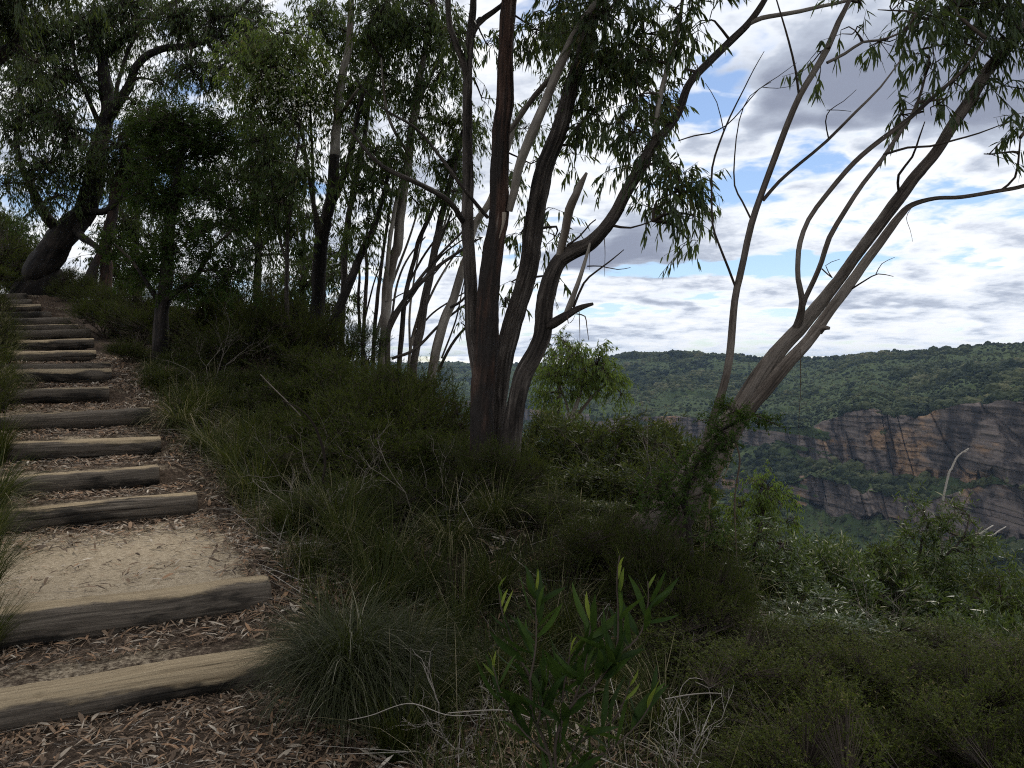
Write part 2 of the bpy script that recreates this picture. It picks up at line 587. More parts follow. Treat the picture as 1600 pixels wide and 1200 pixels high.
def log_mat():
    m, nt, out = new_mat('weathered_log')
    bk = attr(nt, 'bk').outputs['Vector']            # x, y round the log (y up), z along it
    sp = nd(nt, 'ShaderNodeSeparateXYZ')
    nt.links.new(bk, sp.inputs[0])
    fib = noise(nt, vscale(nt, bk, (1, 1, .035)), 95.0, 6.0, .70, .4)
    blot = noise(nt, vscale(nt, bk, (1, 1, .30)), 6.5, 5.0, .6)
    fine = noise(nt, vscale(nt, bk, (1, 1, .12)), 150.0, 3.0, .6)
    grey = ramp(nt, fib, [(.25, (.024, .020, .016)), (.5, (.100, .082, .064)), (.75, (.20, .168, .132))])
    rot = ramp(nt, fib, [(.3, (.008, .007, .006)), (.7, (.036, .031, .025))])
    worn = ramp(nt, fib, [(.25, (.17, .125, .078)), (.6, (.37, .29, .185)), (.8, (.48, .40, .28))])
    var = attr(nt, 'var').outputs['Fac']
    # tread wear: the upper arris rubbed down to pale wood, its lower border ragged
    hgt = mth(nt, 'ADD', sp.outputs[1], mth(nt, 'MULTIPLY', mth(nt, 'SUBTRACT', blot, .5), .22))
    wear = mrange(nt, mth(nt, 'ADD', hgt, mth(nt, 'MULTIPLY', mth(nt, 'SUBTRACT', var, .5), .13)), .068, .098)
    moss = mrange(nt, blot, .46, .60)
    col = mixc(nt, moss, grey, rot)
    col = mixc(nt, wear, col, worn)
    crack = mrange(nt, noise(nt, vscale(nt, bk, (1, 1, .03), (3, 1, 8)), 22.0, 3.0, .5), .60, .66)
    col = mixc(nt, mth(nt, 'MULTIPLY', crack, .8), col, (.014, .011, .009))
    p = nd(nt, 'ShaderNodeBsdfPrincipled', {'Roughness': .85, 'Specular IOR Level': .2})
    nt.links.new(col, p.inputs['Base Color'])
    h = total_nt(nt, [fib, mth(nt, 'MULTIPLY', fine, .35), mth(nt, 'MULTIPLY', crack, -1.2)])
    nt.links.new(bump(nt, h, .6, .012), p.inputs['Normal'])
    nt.links.new(p.outputs[0], out.inputs[0])
    return m


M['log'] = log_mat()


def end_mat():
    m, nt, out = new_mat('sawn_log_end')
    bk = attr(nt, 'bk').outputs['Vector']
    ln = nd(nt, 'ShaderNodeVectorMath', operation='LENGTH')
    nt.links.new(vscale(nt, bk, (1, 1, 0)), ln.inputs[0])
    w = noise(nt, bk, 18.0, 4.0, .6)
    ring = mth(nt, 'SINE', mth(nt, 'ADD', mth(nt, 'MULTIPLY', ln.outputs['Value'], 700.0), mth(nt, 'MULTIPLY', w, 9.0)))
    f = mth(nt, 'ADD', mth(nt, 'MULTIPLY', ring, .15), w)
    col = ramp(nt, f, [(.25, (.045, .036, .028)), (.55, (.15, .12, .09)), (.8, (.24, .20, .15))])
    p = nd(nt, 'ShaderNodeBsdfPrincipled', {'Roughness': .9, 'Specular IOR Level': .15})
    nt.links.new(col, p.inputs['Base Color'])
    nt.links.new(bump(nt, f, .5, .008), p.inputs['Normal'])
    nt.links.new(p.outputs[0], out.inputs[0])
    return m


M['log_end'] = end_mat()


def ground_mat(name, sandy):
    m, nt, out = new_mat(name)
    pos = nd(nt, 'ShaderNodeNewGeometry').outputs['Position']
    a = noise(nt, pos, 2.2, 5.0, .6)
    b = noise(nt, pos, 38.0, 5.0, .7)
    c = noise(nt, vscale(nt, pos, (1, 1, 1), (5, 2, 0)), 210.0, 2.0, .6)
    soil = ramp(nt, b, [(.3, (.028, .020, .014)), (.5, (.070, .050, .036)), (.7, (.135, .098, .072))])
    if sandy:
        sand = ramp(nt, b, [(.25, (.18, .138, .096)), (.45, (.36, .290, .200)), (.6, (.45, .37, .265)), (.78, (.56, .475, .36))])
        msk = attr(nt, 'var').outputs['Fac']
        k = mrange(nt, mth(nt, 'ADD', msk, mth(nt, 'MULTIPLY', mth(nt, 'SUBTRACT', total_nt(nt, [mth(nt, 'MULTIPLY', a, .5), mth(nt, 'MULTIPLY', b, .5)]), .5), 1.3)), .35, .68)
        col = mixc(nt, k, soil, sand)
        gr = mrange(nt, noise(nt, vscale(nt, pos, (.5, 1.6, 1), (2, 7, 0)), 70.0, 4.0, .7), .58, .66)
        col = mixc(nt, mth(nt, 'MULTIPLY', gr, .75), col, (.075, .055, .045))
    else:
        col = mixc(nt, mrange(nt, a, .45, .6), soil, (.024, .024, .012))
    p = nd(nt, 'ShaderNodeBsdfPrincipled', {'Roughness': .95, 'Specular IOR Level': .12})
    nt.links.new(col, p.inputs['Base Color'])
    nt.links.new(bump(nt, total_nt(nt, [b, mth(nt, 'MULTIPLY', c, .4)]), .7, .02), p.inputs['Normal'])
    nt.links.new(p.outputs[0], out.inputs[0])
    return m


M['ground'] = ground_mat('forest_soil', False)
M['path'] = ground_mat('sandy_path', True)

# ================================================================== the land
# path coordinates: s runs up the path (ahead and to the left), t runs across it towards the valley
UX, UY = -0.5, 0.8660254
LOGS = [  # left end px, top row; right end px, top row; s
    (-95, 1089, 457, 1004, 4.10), (-95, 960, 417, 901, 4.70), (-60, 801, 306, 770, 6.60), (-30, 748, 247, 725, 7.25), (-25, 692, 250, 682, 8.0),
    (-25, 651, 234, 637, 8.8), (-20, 611, 170, 604, 10.0), (-15, 580, 174, 576, 10.9), (-10, 569, 172, 566, 11.8), (-8, 549, 150, 546, 12.8),
    (-5, 532, 147, 529, 13.8), (-2, 516, 142, 514, 14.8), (0, 508, 122, 506, 15.6), (2, 497, 110, 495, 16.5), (4, 487, 80, 486, 17.4),
    (2, 477, 64, 476, 18.3), (2, 469, 50, 467, 19.2), (2, 459, 42, 457, 20.1)]


def d_of(px, s):
    return s / (UY + UX * (px - 800.0) / F)


log_ends = []
for lx, ly, rx, ry, s in LOGS:
    log_ends.append((P(lx, ly, d_of(lx, s)), P(rx, ry, d_of(rx, s))))
log_s = np.array([l[4] for l in LOGS])
log_z = np.array([(a[2] + b[2]) / 2 for a, b in log_ends])
FACE = 0.165


def st(x, y):
    return UX * x + UY * y, UY * x - UX * y


def xy(s, t):
    return UX * s + UY * t, UY * s - UX * t


def slope_z(s):
    return np.interp(s, np.concatenate([[-30, 0, 3.0], log_s, [30, 60]]), np.concatenate([[-2.0, -0.12, -0.02], log_z - 0.09, [3.5, 4.0]]))


def step_z(s):
    s = np.asarray(s, float)
    z = np.where(s < log_s[0], 0.018 - 0.03 * np.clip(3.6 - s, 0, 9), 0.0)
    for i in range(len(log_s)):
        s1 = log_s[i + 1] if i + 1 < len(log_s) else log_s[i] + 6
        z1 = (log_z[i + 1] - FACE) if i + 1 < len(log_s) else log_z[i] + 0.3
        k = np.clip((s - log_s[i]) / (s1 - log_s[i]), 0, 1)
        zz = (log_z[i] - 0.022) * (1 - k) + max(z1, log_z[i] - 0.03) * k
        z = np.where((s >= log_s[i]) & (s < s1 + 1e-6), zz, z)
    return np.where(s > log_s[-1] + 6, slope_z(s), z)


def fall(t):
    t = np.asarray(t, float)
    r = -0.07 * np.clip(t - 1.2, 0, 2.8) - 0.22 * np.clip(t - 3.2, 0, 1.4) - 0.62 * np.clip(t - 4.6, 0, 4.4) - 1.0 * np.clip(t - 9, 0, 5) - 3.2 * np.clip(t - 14, 0, 100)
    return r + 0.22 * np.clip(-0.75 - t, 0, 4)


def right_edge(s):
    return np.interp(s, [0, 7, 9, 11, 17, 22], [1.15, 1.10, 0.95, 0.72, 0.45, 0.0])


def height(x, y):
    s, t = st(np.asarray(x, float), np.asarray(y, float))
    re = right_edge(s)
    onpath = sstep(t, re + 0.32, re - 0.12) * sstep(t, -1.0, -0.55) * sstep(s, 26, 23)
    off = slope_z(s) + fall(t) + 0.05 * fbm(x * 1.3, y * 1.3, 0, 3, 4) + 0.16 * fbm(x * .35, y * .35, 0, 2, 9) * sstep(np.abs(t), 1.2, 3)
    tread = step_z(s)
    soft_tread = sum(step_z(s + o) for o in np.linspace(-.34, .34, 9)) / 9      # beyond the log ends the steps slump together
    k = sstep(t, re - 0.22, re - 0.03)
    tread = tread * (1 - k) + soft_tread * k
    return off * (1 - onpath) + (tread + 0.010 * fbm(x * 4, y * 4, 0, 3, 2)) * onpath


def grid_mesh(X, Y, Z, var=None):
    n, m = X.shape
    g = Geo()
    i = np.arange(n - 1)[:, None] * m
    j = np.arange(m - 1)[None, :]
    q = np.stack([i + j, i + j + 1, i + m + j + 1, i + m + j], -1).reshape(-1, 4)
    g.add(np.stack([X, Y, Z], -1).reshape(-1, 3), q, None, None if var is None else var.ravel())
    return g


# hillside the viewer stands on
sa = np.concatenate([np.arange(-12, 0, .5), np.arange(0, 24, .14), np.arange(24, 46, .7)])
ta = np.concatenate([np.arange(-16, -3, .7), np.arange(-3, 8, .14), np.arange(8, 24, .5), np.arange(24, 70, 3)])
S, T = np.meshgrid(sa, ta, indexing='ij')
X, Y = xy(S, T)
Z = height(X, Y)
inpath = sstep(T, right_edge(S) + 0.5, right_edge(S) + 0.1) * sstep(T, -0.95, -0.6) * sstep(S, 24, 22) * sstep(S, 0.6, 1.4)
g = grid_mesh(X, Y, Z - 0.10 * inpath)
tag(g.build('ground', M['ground']), 'dark leafy hillside soil falling away beside the stepped path', None, None, 'structure')

# the path: treads of sand and leaf mould between the logs
sa = np.arange(0.8, 23.5, 0.045)
ta = np.arange(-0.95, 1.65, 0.045)
S, T = np.meshgrid(sa, ta, indexing='ij')
T = T + (right_edge(S) - 1.1) * sstep(T, 0.2, 1.2)
X, Y = xy(S, T)
Z = height(X, Y) + 0.008 * fbm(X * 11, Y * 11, 0, 2, 31) - 0.06 * sstep(T, right_edge(S) + .38, right_edge(S) + .5) - .06 * sstep(T, -.8, -.93)
sand = np.zeros_like(S)
bare = [0.10, 0.42, 0.98, 0.45, 0.42, 0.45, 0.5, .4, .45, .4, .4, .4, .4, .4, .4, .4, .4, .4, .4]
edges = np.concatenate([[-9], log_s, [99]])
for i in range(len(edges) - 1):
    k = (S >= edges[i]) & (S < edges[i + 1])
    w = max(edges[i + 1] - edges[i], .1) if i else 1.0
    u = np.clip((S - edges[i]) / w, 0, 1) if i else np.ones_like(S)
    sand = np.where(k, bare[i] * sstep(u, 1.0, 0.80 if i == 2 else .3) if i else bare[0], sand)
sand *= sstep(T, -0.75, -0.35) * sstep(T, right_edge(S) + .12, right_edge(S) - 0.15)
g = grid_mesh(X, Y, Z, sand)
tag(g.build('path', M['path']), 'sandy bush path covered with fallen gum leaves between log steps', None, None, 'structure')


# log risers, each its own thing
def ordinal(i):
    return ['lowest', 'second', 'third', 'fourth', 'fifth', 'sixth', 'seventh', 'eighth', 'ninth', 'tenth', 'eleventh', 'twelfth', 'thirteenth',
            'fourteenth', 'fifteenth', 'sixteenth', 'seventeenth', 'topmost'][i]


LOG_LOOK = {0: 'lowest log step, pale worn wood along its top and black rotted face',
            1: 'second log step from the bottom, thick grey weathered log below the sandy tread',
            2: 'third log step from the bottom, dark log at the back of the sandy tread'}
for i, (a, b) in enumerate(log_ends):
    R = [0.105, 0.125, 0.10][i] if i < 3 else 0.088 + 0.012 * rng.random()
    ax = (b - a) / np.linalg.norm(b - a)
    ln = np.linalg.norm(b - a)
    n, sides = (240 if i < 3 else 90) if i < 6 else 30, (76 if i < 3 else 40) if i < 6 else 18
    s_ = np.concatenate([[0, .006, .014], np.linspace(.03, ln - .03, n - 6), [ln - .014, ln - .006, ln]])
    th = np.linspace(0, 2 * np.pi, sides, endpoint=False)
    fwd = norm(np.cross(np.array([0, 0, 1.0]), ax))
    up = np.cross(ax, fwd)
    rr = R * (1 + 0.05 * fbm(s_[:, None] * 1.6 + i * 9, np.cos(th)[None] * .8, np.sin(th)[None] * .8, 3, i)
              + 0.020 * fbm(s_[:, None] * 1.5 + i, np.cos(th)[None] * 9, np.sin(th)[None] * 9, 3, i + 3))
    if i < 6:                                          # weathered fibres, drying splits, a knot or two
        CT_, ST_ = np.cos(th)[None], np.sin(th)[None]
        rr = rr * (1 + .022 * fbm(s_[:, None] * 2.0 + i * 3, CT_ * 16, ST_ * 16, 2, i + 40)
                   - .055 * sstep(vnoise(s_[:, None] * 1.1 + i * 5, CT_ * 9, ST_ * 9, i + 50), .42, .62)
                   - .10 * sstep(vnoise(s_[:, None] * 5 + i, CT_ * 2.2, ST_ * 2.2, i + 60), .62, .80))
        for k_ in range(3):
            ks, kt = rng.uniform(.2, ln - .2), rng.uniform(.2, 2.6)
            q_ = ((s_[:, None] - ks) / .035) ** 2 + ((th[None] - kt) * R / .03) ** 2
            rr = rr * (1 + .10 * np.exp(-q_) - .16 * np.exp(-q_ * 4))
    flat = np.where(np.sin(th) > 0.72, 0.72 / np.maximum(np.sin(th), .72), 1.0) * .55 + .45     # trodden flat on top
    rr = rr * flat[None]
    e = np.minimum(s_, ln - s_)
    rr = rr * (0.955 + 0.045 * sstep(e, 0, 0.012))[:, None]
    dz = -R * 0.86 + 0.010 * fbm(s_ * 1.1, i * 3.3, 0, 2, i)
    cen = a[None] + ax[None] * s_[:, None] + np.array([0, 0, 1.0])[None] * dz[:, None]
    V = cen[:, None] + rr[..., None] * (fwd[None, None] * np.cos(th)[None, :, None] + up[None, None] * np.sin(th)[None, :, None])
    bkv = np.stack([np.broadcast_to(R * np.cos(th), (n, sides)), np.broadcast_to(R * np.sin(th), (n, sides)), np.repeat(s_[:, None] + i * 7.7, sides, 1)], -1)
    ii, jj = np.arange(n - 1)[:, None] * sides, np.arange(sides)[None]
    kk = (jj + 1) % sides
    g = Geo()
    g.add(V.reshape(-1, 3), np.stack([ii + jj, ii + kk, ii + sides + kk, ii + sides + jj], -1).reshape(-1, 4), None,
          [0.95, 0.42, .5][i] if i < 3 else rng.random() * .7 + .2, bkv.reshape(-1, 3))
    label = LOG_LOOK.get(i, f'{ordinal(i)} log step counted from the bottom of the path' if i < 17 else 'topmost log step at the top of the path by the old dark tree')
    root = thing('log_step', cen[n // 2] - np.array([0, 0, R]), label, 'log step', 'log steps up the path')
    log = g.build('log', M['log'], root)
    for ring, cc, sg in ((V[-1], cen[-1], 1), (V[0], cen[0], -1)):
        mid = cc + ax * sg * 0.004
        rings = [ring, mid + (ring - mid) * .6 + ax * sg * .003, mid[None]]
        vb = np.vstack(rings)
        bb = np.vstack([bkv[0] * 1.0, bkv[0] * .6, [[0, 0, 0]]])
        j = np.arange(sides)
        k = (j + 1) % sides
        q = np.stack([j, k, sides + k, sides + j], -1)
        t = np.stack([sides + j, sides + k, np.full(sides, 2 * sides)], -1)
        if sg < 0:
            q, t = q[:, ::-1], t[:, ::-1]
        g = Geo()
        g.add(vb, q, t, None, bb)
        g.build('sawn_end', M['log_end'], log, smooth=False)

# ------------------------------------------------------------------ the far side of the valley
KEYS = [  # px: ridge, cliff top, cliff foot, bench edge, lower cliff foot, valley; each (row, depth)
    (-900, [(560, 3800), (600, 2600), (606, 2598), (640, 2000), (646, 1998), (760, 1400)]),
    (300, [(566, 3200), (610, 2200), (618, 2196), (650, 1800), (660, 1797), (790, 1200)]),
    (700, [(566, 2700), (625, 1700), (638, 1696), (680, 1400), (692, 1397), (830, 1000)]),
    (880, [(572, 2300), (645, 1300), (660, 1297), (705, 1120), (720, 1117), (855, 860)]),
    (950, [(562, 2000), (652, 1160), (672, 1156), (720, 1010), (735, 1006), (860, 800)]),
    (985, [(555, 1900), (652, 1130), (674, 1126), (722, 985), (738, 981), (862, 790)]),
    (1055, [(552, 1800), (651, 1060), (676, 1054), (732, 930), (748, 926), (870, 760)]),
    (1150, [(556, 1700), (660, 980), (690, 972), (745, 880), (765, 875), (880, 720)]),
    (1225, [(559, 1650), (672, 890), (703, 880), (748, 830), (778, 823), (880, 700)]),
    (1262, [(559, 1620), (668, 850), (716, 838), (742, 800), (790, 790), (882, 690)]),
    (1295, [(558, 1600), (655, 830), (722, 815), (757, 775), (806, 765), (885, 680)]),
    (1345, [(556, 1500), (641, 800), (731, 782), (765, 740), (812, 728), (890, 650)]),
    (1385, [(554, 1450), (647, 790), (745, 770), (772, 730), (820, 717), (893, 640)]),
    (1440, [(550, 1370), (646, 765), (747, 745), (782, 705), (838, 690), (896, 620)]),
    (1500, [(546, 1300), (632, 725), (750, 702), (772, 682), (848, 664), (900, 600)]),
    (1530, [(543, 1270), (628, 700), (753, 676), (757, 671), (846, 652), (902, 585)]),
    (1600, [(538, 1200), (622, 650), (755, 627), (759, 622), (847, 603), (910, 560)]),
    (1750, [(528, 1100), (612, 600), (765, 578), (770, 573), (860, 555), (925, 510)]),
    (2600, [(520, 1000), (600, 560), (780, 540), (785, 536), (890, 520), (960, 470)])]
kpx = np.array([k[0] for k in KEYS], float)
kv = np.array([k[1] for k in KEYS], float)                      # keys x 6 x 2
cols = np.concatenate([np.arange(-900, 640, 12), np.arange(640, 930, 4), np.arange(930, 1720, 1.15), np.arange(1720, 2600, 10)])
key = np.stack([np.stack([np.interp(cols, kpx, kv[:, r, c]) for c in range(2)], -1) for r in range(6)], 1)   # cols x 6 x 2
cw = sstep(cols, 1180, 1300)
key[:, 0, 0] += 2.0 * fbm(cols / 50, 1.5, 0, 4, 3)
key[:, 1, 0] += (2 + 3 * cw) * fbm(cols / 28, 3.5, 0, 4, 1)
key[:, 2, 0] += (3 + 6 * cw) * fbm(cols / 26, 7.5, 0, 4, 2)
key[:, 3, 0] += (4 + 3 * cw) * fbm(cols / 30, 9.5, 0, 4, 5) * sstep(cols, 1545, 1500)
key[:, 4, 0] += (4 + 6 * cw) * fbm(cols / 24, 11.5, 0, 4, 6)
for r in (3, 4):
    key[:, r, 0] = np.maximum(key[:, r, 0], key[:, r - 1, 0] + 3)
NSEG = [62, 62, 26, 56, 30]
rows, kinds, vs = [], [], []
# land behind the ridge, running on to the horizon
rows.append(np.stack([key[:, 0, 0] + 1, key[:, 0, 1] * 6], -1))
kinds.append(0)
rows.append(np.stack([key[:, 0, 0] + 3, key[:, 0, 1] * 1.5], -1))
kinds.append(0)
for sgm in range(5):
    for k in range(NSEG[sgm]):
        u = k / NSEG[sgm]
        if sgm == 0:
            dd = key[:, 0, 1] * (key[:, 1, 1] / key[:, 0, 1]) ** u
            uu = u ** 1.12 + 0.035 * np.sin(u * 9.0 + cols / 90) * (1 - u) * u * 4
            rr_ = key[:, 0, 0] * (1 - uu) + key[:, 1, 0] * uu
            rows.append(np.stack([rr_, dd], -1))
        else:
            rows.append(key[:, sgm] * (1 - u) + key[:, sgm + 1] * u)
        kinds.append(sgm)
        vs.append(u)
rows.append(key[:, 5])
kinds.append(4)
for f_, dy in ((.8, 40), (.6, 120), (.42, 300)):
    rows.append(np.stack([key[:, 5, 0] + dy, key[:, 5, 1] * f_], -1))
    kinds.append(4)
RW = np.array(rows)                                             # rows x cols x 2
kinds = np.array(kinds)
DX = (cols[None] - 800) / F
D = RW[..., 1].copy()
Zf = EYE + (HOR - RW[..., 0]) / F * D
Xf = DX * D
cl = np.isin(kinds, (1, 3)).astype(float)[:, None]
ka = np.where(np.isin(kinds, (1, 3)), 1, 0)
# rock ribs, gullies, ledges and blocks on the cliffs
rib = 18 * fbm(Xf / 55, Zf / 260, 0, 3, 21) + 8 * np.abs(fbm(Xf / 15, Zf / 130, 0, 3, 22)) - 12 * sstep(fbm(Xf / 19, Zf / 150, 4, 2, 27), .38, .62)
ledge_h = Zf + 2.5 * fbm(Xf / 70, Zf / 70, 0, 2, 8)
ledge = 1.5 * vnoise(ledge_h / 5.5, 0.5, Xf / 160, 23) + 1.0 * np.sign(vnoise(ledge_h / 3.1, 3.5, Xf / 40, 26)) * .6 + 6 * sstep(np.abs(vnoise(Xf / 21, Zf / 600, 2, 71)), .09, .0) * sstep(vnoise(Xf / 40, Zf / 60, 7, 73), -.2, .3) + 4 * sstep(np.abs(vnoise(Xf / 9, Zf / 400, 5, 72)), .08, .0) * sstep(vnoise(Xf / 25, Zf / 30, 9, 74), -.1, .3)
block = 1.8 * vnoise(Xf / 5, ledge_h / 3.6, 0, 24) + 1.0 * vnoise(Xf / 2.4, ledge_h / 1.7, 0, 25)
fade = cl * sstep(cols, 900, 1080)[None]
near_cliff = np.zeros_like(cl)
D = D + (rib * .8 + ledge + block) * fade
# undercuts at the feet of the cliffs
for sgm in (1, 3):
    idx = np.where(kinds == sgm)[0]
    u = np.linspace(0, 1, len(idx), endpoint=False)[:, None]
    D[idx] += 14 * sstep(u, .80, 1.0) * sstep(fbm(cols[None] / 22, 4.0 + sgm, 0, 2, 41), -.15, .35) * sstep(cols, 1180, 1280)[None]
soft = (1 - cl)
Zf = Zf + soft * (np.minimum(D, 1500) / 1000) * (3.6 * fbm(Xf / 45, D / 60, 0, 3, 33) - 9 * sstep(np.abs(fbm((Xf + .5 * D) / 120, (D - .3 * Xf) / 260, 3, 2, 35)), .22, 0) * sstep(np.arange(len(kinds)), 8, 24)[:, None]) * sstep(np.arange(len(kinds)), 0, 3)[:, None]
Xf = DX * D
veg = soft * np.ones_like(D)
# scrub holding on to ledges
scr = sstep(fbm(Xf / 16, Zf / 7, 0, 3, 51), .30, .55) * (.35 + .65 * sstep(fbm(Xf / 60, Zf / 40, 0, 2, 52), -.1, .4))
veg = np.maximum(veg, cl * scr * 0.8)
g = grid_mesh(Xf, D, Zf, veg)


def far_mat():
    m, nt, out = new_mat('sandstone_and_bush')
    pos = nd(nt, 'ShaderNodeNewGeometry').outputs['Position']
    v = attr(nt, 'var').outputs['Fac']
    strata = noise(nt, vscale(nt, pos, (.02, .02, .40)), 1.0, 5.0, .62, .8)
    streak = noise(nt, vscale(nt, pos, (.13, .03, .010)), 1.0, 6.0, .68, .3)
    patch = noise(nt, vscale(nt, pos, (.030, .010, .034)), 1.0, 4.0, .6)
    fine = noise(nt, pos, .7, 5.0, .7)
    base = ramp(nt, strata, [(.25, (.085, .068, .064)), (.45, (.125, .100, .088)), (.62, (.165, .132, .110)), (.78, (.115, .094, .086))])
    orange = ramp(nt, strata, [(.3, (.17, .102, .058)), (.6, (.28, .180, .108))])
    rock = mixc(nt, mrange(nt, patch, .52, .62), base, orange)
    rock = mixc(nt, mth(nt, 'MULTIPLY', mrange(nt, streak, .42, .60), .88), rock, (.024, .021, .022))
    rock = mixc(nt, mth(nt, 'MULTIPLY', mrange(nt, noise(nt, vscale(nt, pos, (.02, .02, .9), (0, 0, 5)), 1.0, 3.0, .6), .63, .69), .45), rock, (.022, .018, .018))
    rock = mixc(nt, .35, rock, mixc(nt, 1.0, rock, ramp(nt, fine, [(.3, (.35, .35, .35)), (.7, (1.5, 1.5, 1.5))]), 'MULTIPLY'))
    green = ramp(nt, noise(nt, pos, .05, 5.0, .65), [(.3, (.020, .032, .012)), (.5, (.036, .052, .018)), (.7, (.060, .080, .026))])
    k = mrange(nt, mth(nt, 'ADD', v, mth(nt, 'MULTIPLY', mth(nt, 'SUBTRACT', fine, .5), .5)), .40, .60)
    col = mixc(nt, k, rock, green)
    p = nd(nt, 'ShaderNodeBsdfPrincipled', {'Roughness': .95, 'Specular IOR Level': .1})
    nt.links.new(col, p.inputs['Base Color'])
    nt.links.new(bump(nt, total_nt(nt, [strata, fine]), .6, 1.5), p.inputs['Normal'])
    nt.links.new(p.outputs[0], out.inputs[0])
    return m


M['far'] = far_mat()
tag(g.build('cliffs_and_plateau', M['far'], smooth=False), 'sandstone cliffs and forested plateau across the valley', None, None, 'structure')

# the forest over there: nobody could count it
def lump_mesh(seed):
    import bmesh
    bm = bmesh.new()
    bmesh.ops.create_icosphere(bm, subdivisions=3, radius=1.0)
    co = np.array([v.co[:] for v in bm.verts])
    r = 1 + .30 * fbm(co[:, 0] * 1.6 + seed * 7, co[:, 1] * 1.6, co[:, 2] * 1.6, 2, seed) + .20 * fbm(co[:, 0] * 5, co[:, 1] * 5 + seed, co[:, 2] * 5, 2, seed + 3)
    co = co * r[:, None] * np.array([1, 1, .85])
    for v, c in zip(bm.verts, co):
        v.co = c
    me = bpy.data.meshes.new('far_tree_crown')
    bm.to_mesh(me)
    bm.free()
    a = me.attributes.new('var', 'FLOAT', 'POINT')
    a.data.foreach_set('value', np.clip(.5 + .35 * fbm(co[:, 0] * 4, co[:, 1] * 4, co[:, 2] * 4, 2, seed), 0, 1).astype(np.float32))
    me.materials.append(M['far_leaf'])
    return me


def far_leaf():
    m, nt, out = new_mat('far_foliage')
    pos = nd(nt, 'ShaderNodeNewGeometry').outputs['Position']
    var = attr(nt, 'var').outputs['Fac']
    obj = nd(nt, 'ShaderNodeObjectInfo').outputs['Random']
    big = noise(nt, pos, .012, 4.0, .6)
    f = total_nt(nt, [mth(nt, 'MULTIPLY', var, .35), mth(nt, 'MULTIPLY', obj, .45), mth(nt, 'MULTIPLY', mrange(nt, big, .38, .64), .62), -.12])
    col = ramp(nt, f, [(.10, (.008, .013, .008)), (.3, (.018, .027, .013)), (.5, (.034, .044, .020)), (.85, (.062, .072, .030)), (1.0, (.10, .10, .05))])
    p = nd(nt, 'ShaderNodeBsdfPrincipled', {'Roughness': .9, 'Specular IOR Level': .1})
    nt.links.new(col, p.inputs['Base Color'])
    nt.links.new(bump(nt, noise(nt, pos, 1.1, 4.0, .7), .8, 1.2), p.inputs['Normal'])
    nt.links.new(p.outputs[0], out.inputs[0])
    return m


M['far_leaf'] = far_leaf()
fc = bpy.data.collections.new('far_crowns')
for k in range(5):
    fc.objects.link(bpy.data.objects.new('far_tree_crown', lump_mesh(k)))


def scatter_forest(name, pts, sc, label):
    me = bpy.data.meshes.new(name)
    me.vertices.add(len(pts))
    me.vertices.foreach_set('co', pts.astype(np.float32).ravel())
    a = me.attributes.new('sc', 'FLOAT_VECTOR', 'POINT')
    a.data.foreach_set('vector', sc.astype(np.float32).ravel())
    o = bpy.data.objects.new(name, me)
    C.objects.link(o)
    gt = bpy.data.node_groups.new('scatter_' + name, 'GeometryNodeTree')
    gt.interface.new_socket('Geometry', in_out='INPUT', socket_type='NodeSocketGeometry')
    gt.interface.new_socket('Geometry', in_out='OUTPUT', socket_type='NodeSocketGeometry')
    gi, go = gt.nodes.new('NodeGroupInput'), gt.nodes.new('NodeGroupOutput')
    ci = gt.nodes.new('GeometryNodeCollectionInfo')
    ci.inputs['Collection'].default_value = fc
    ci.inputs['Separate Children'].default_value = True
    iop = gt.nodes.new('GeometryNodeInstanceOnPoints')
    iop.inputs['Pick Instance'].default_value = True
    na = gt.nodes.new('GeometryNodeInputNamedAttribute')
    na.data_type = 'FLOAT_VECTOR'
    na.inputs['Name'].default_value = 'sc'
    rv = gt.nodes.new('FunctionNodeRandomValue')
    rv.data_type = 'FLOAT_VECTOR'
    rv.inputs[0].default_value = (0, 0, 0)
    rv.inputs[1].default_value = (0, 0, 6.28)
    L = gt.links.new
    L(gi.outputs[0], iop.inputs['Points'])
    L(ci.outputs[0], iop.inputs['Instance'])
    L(na.outputs['Attribute'], iop.inputs['Scale'])
    L(rv.outputs[0], iop.inputs['Rotation'])
    L(iop.outputs[0], go.inputs[0])
    md = o.modifiers.new('scatter', 'NODES')
    md.node_group = gt
    return tag(o, label, None, None, 'stuff')


# density by real area of the vegetated faces in sight
V3 = np.stack([Xf, D, Zf], -1)
c00, c01, c10, c11 = V3[:-1, :-1], V3[:-1, 1:], V3[1:, :-1], V3[1:, 1:]
area = .5 * np.linalg.norm(np.cross(c01 - c00, c10 - c00), axis=-1) + .5 * np.linalg.norm(np.cross(c01 - c11, c10 - c11), axis=-1)
fv = (veg[:-1, :-1] + veg[1:, 1:]) / 2
colc = (cols[:-1] + cols[1:]) / 2
wgt = area * sstep(fv, .25, .6) * ((colc > 560) & (colc < 1780))[None]
wgt[:2] = 0
wgt[-4:] *= .3
dist = (D[:-1, :-1] + D[1:, 1:]) / 2
wgt = wgt * np.clip(900 / dist, .25, 1.6) ** 1.2
pick = rng.choice(wgt.size, 42000, p=(wgt / wgt.sum()).ravel())
pi, pj = np.unravel_index(pick, wgt.shape)
u, v = rng.random(len(pick))[:, None], rng.random(len(pick))[:, None]
pts = c00[pi, pj] * (1 - u) * (1 - v) + c01[pi, pj] * u * (1 - v) + c10[pi, pj] * (1 - u) * v + c11[pi, pj] * u * v
kk = kinds[:-1][pi]
cliffy = (kk == 1) | (kk == 3)
clr = sstep(fbm(pts[:, 0] / 60, pts[:, 1] / 110, 0, 3, 61), -.25, .35)        # open heath against tall forest
rad = np.clip(1.25 * np.exp(rng.normal(.30, .48, len(pts))), .7, 6.5) * (0.55 + .80 * clr)
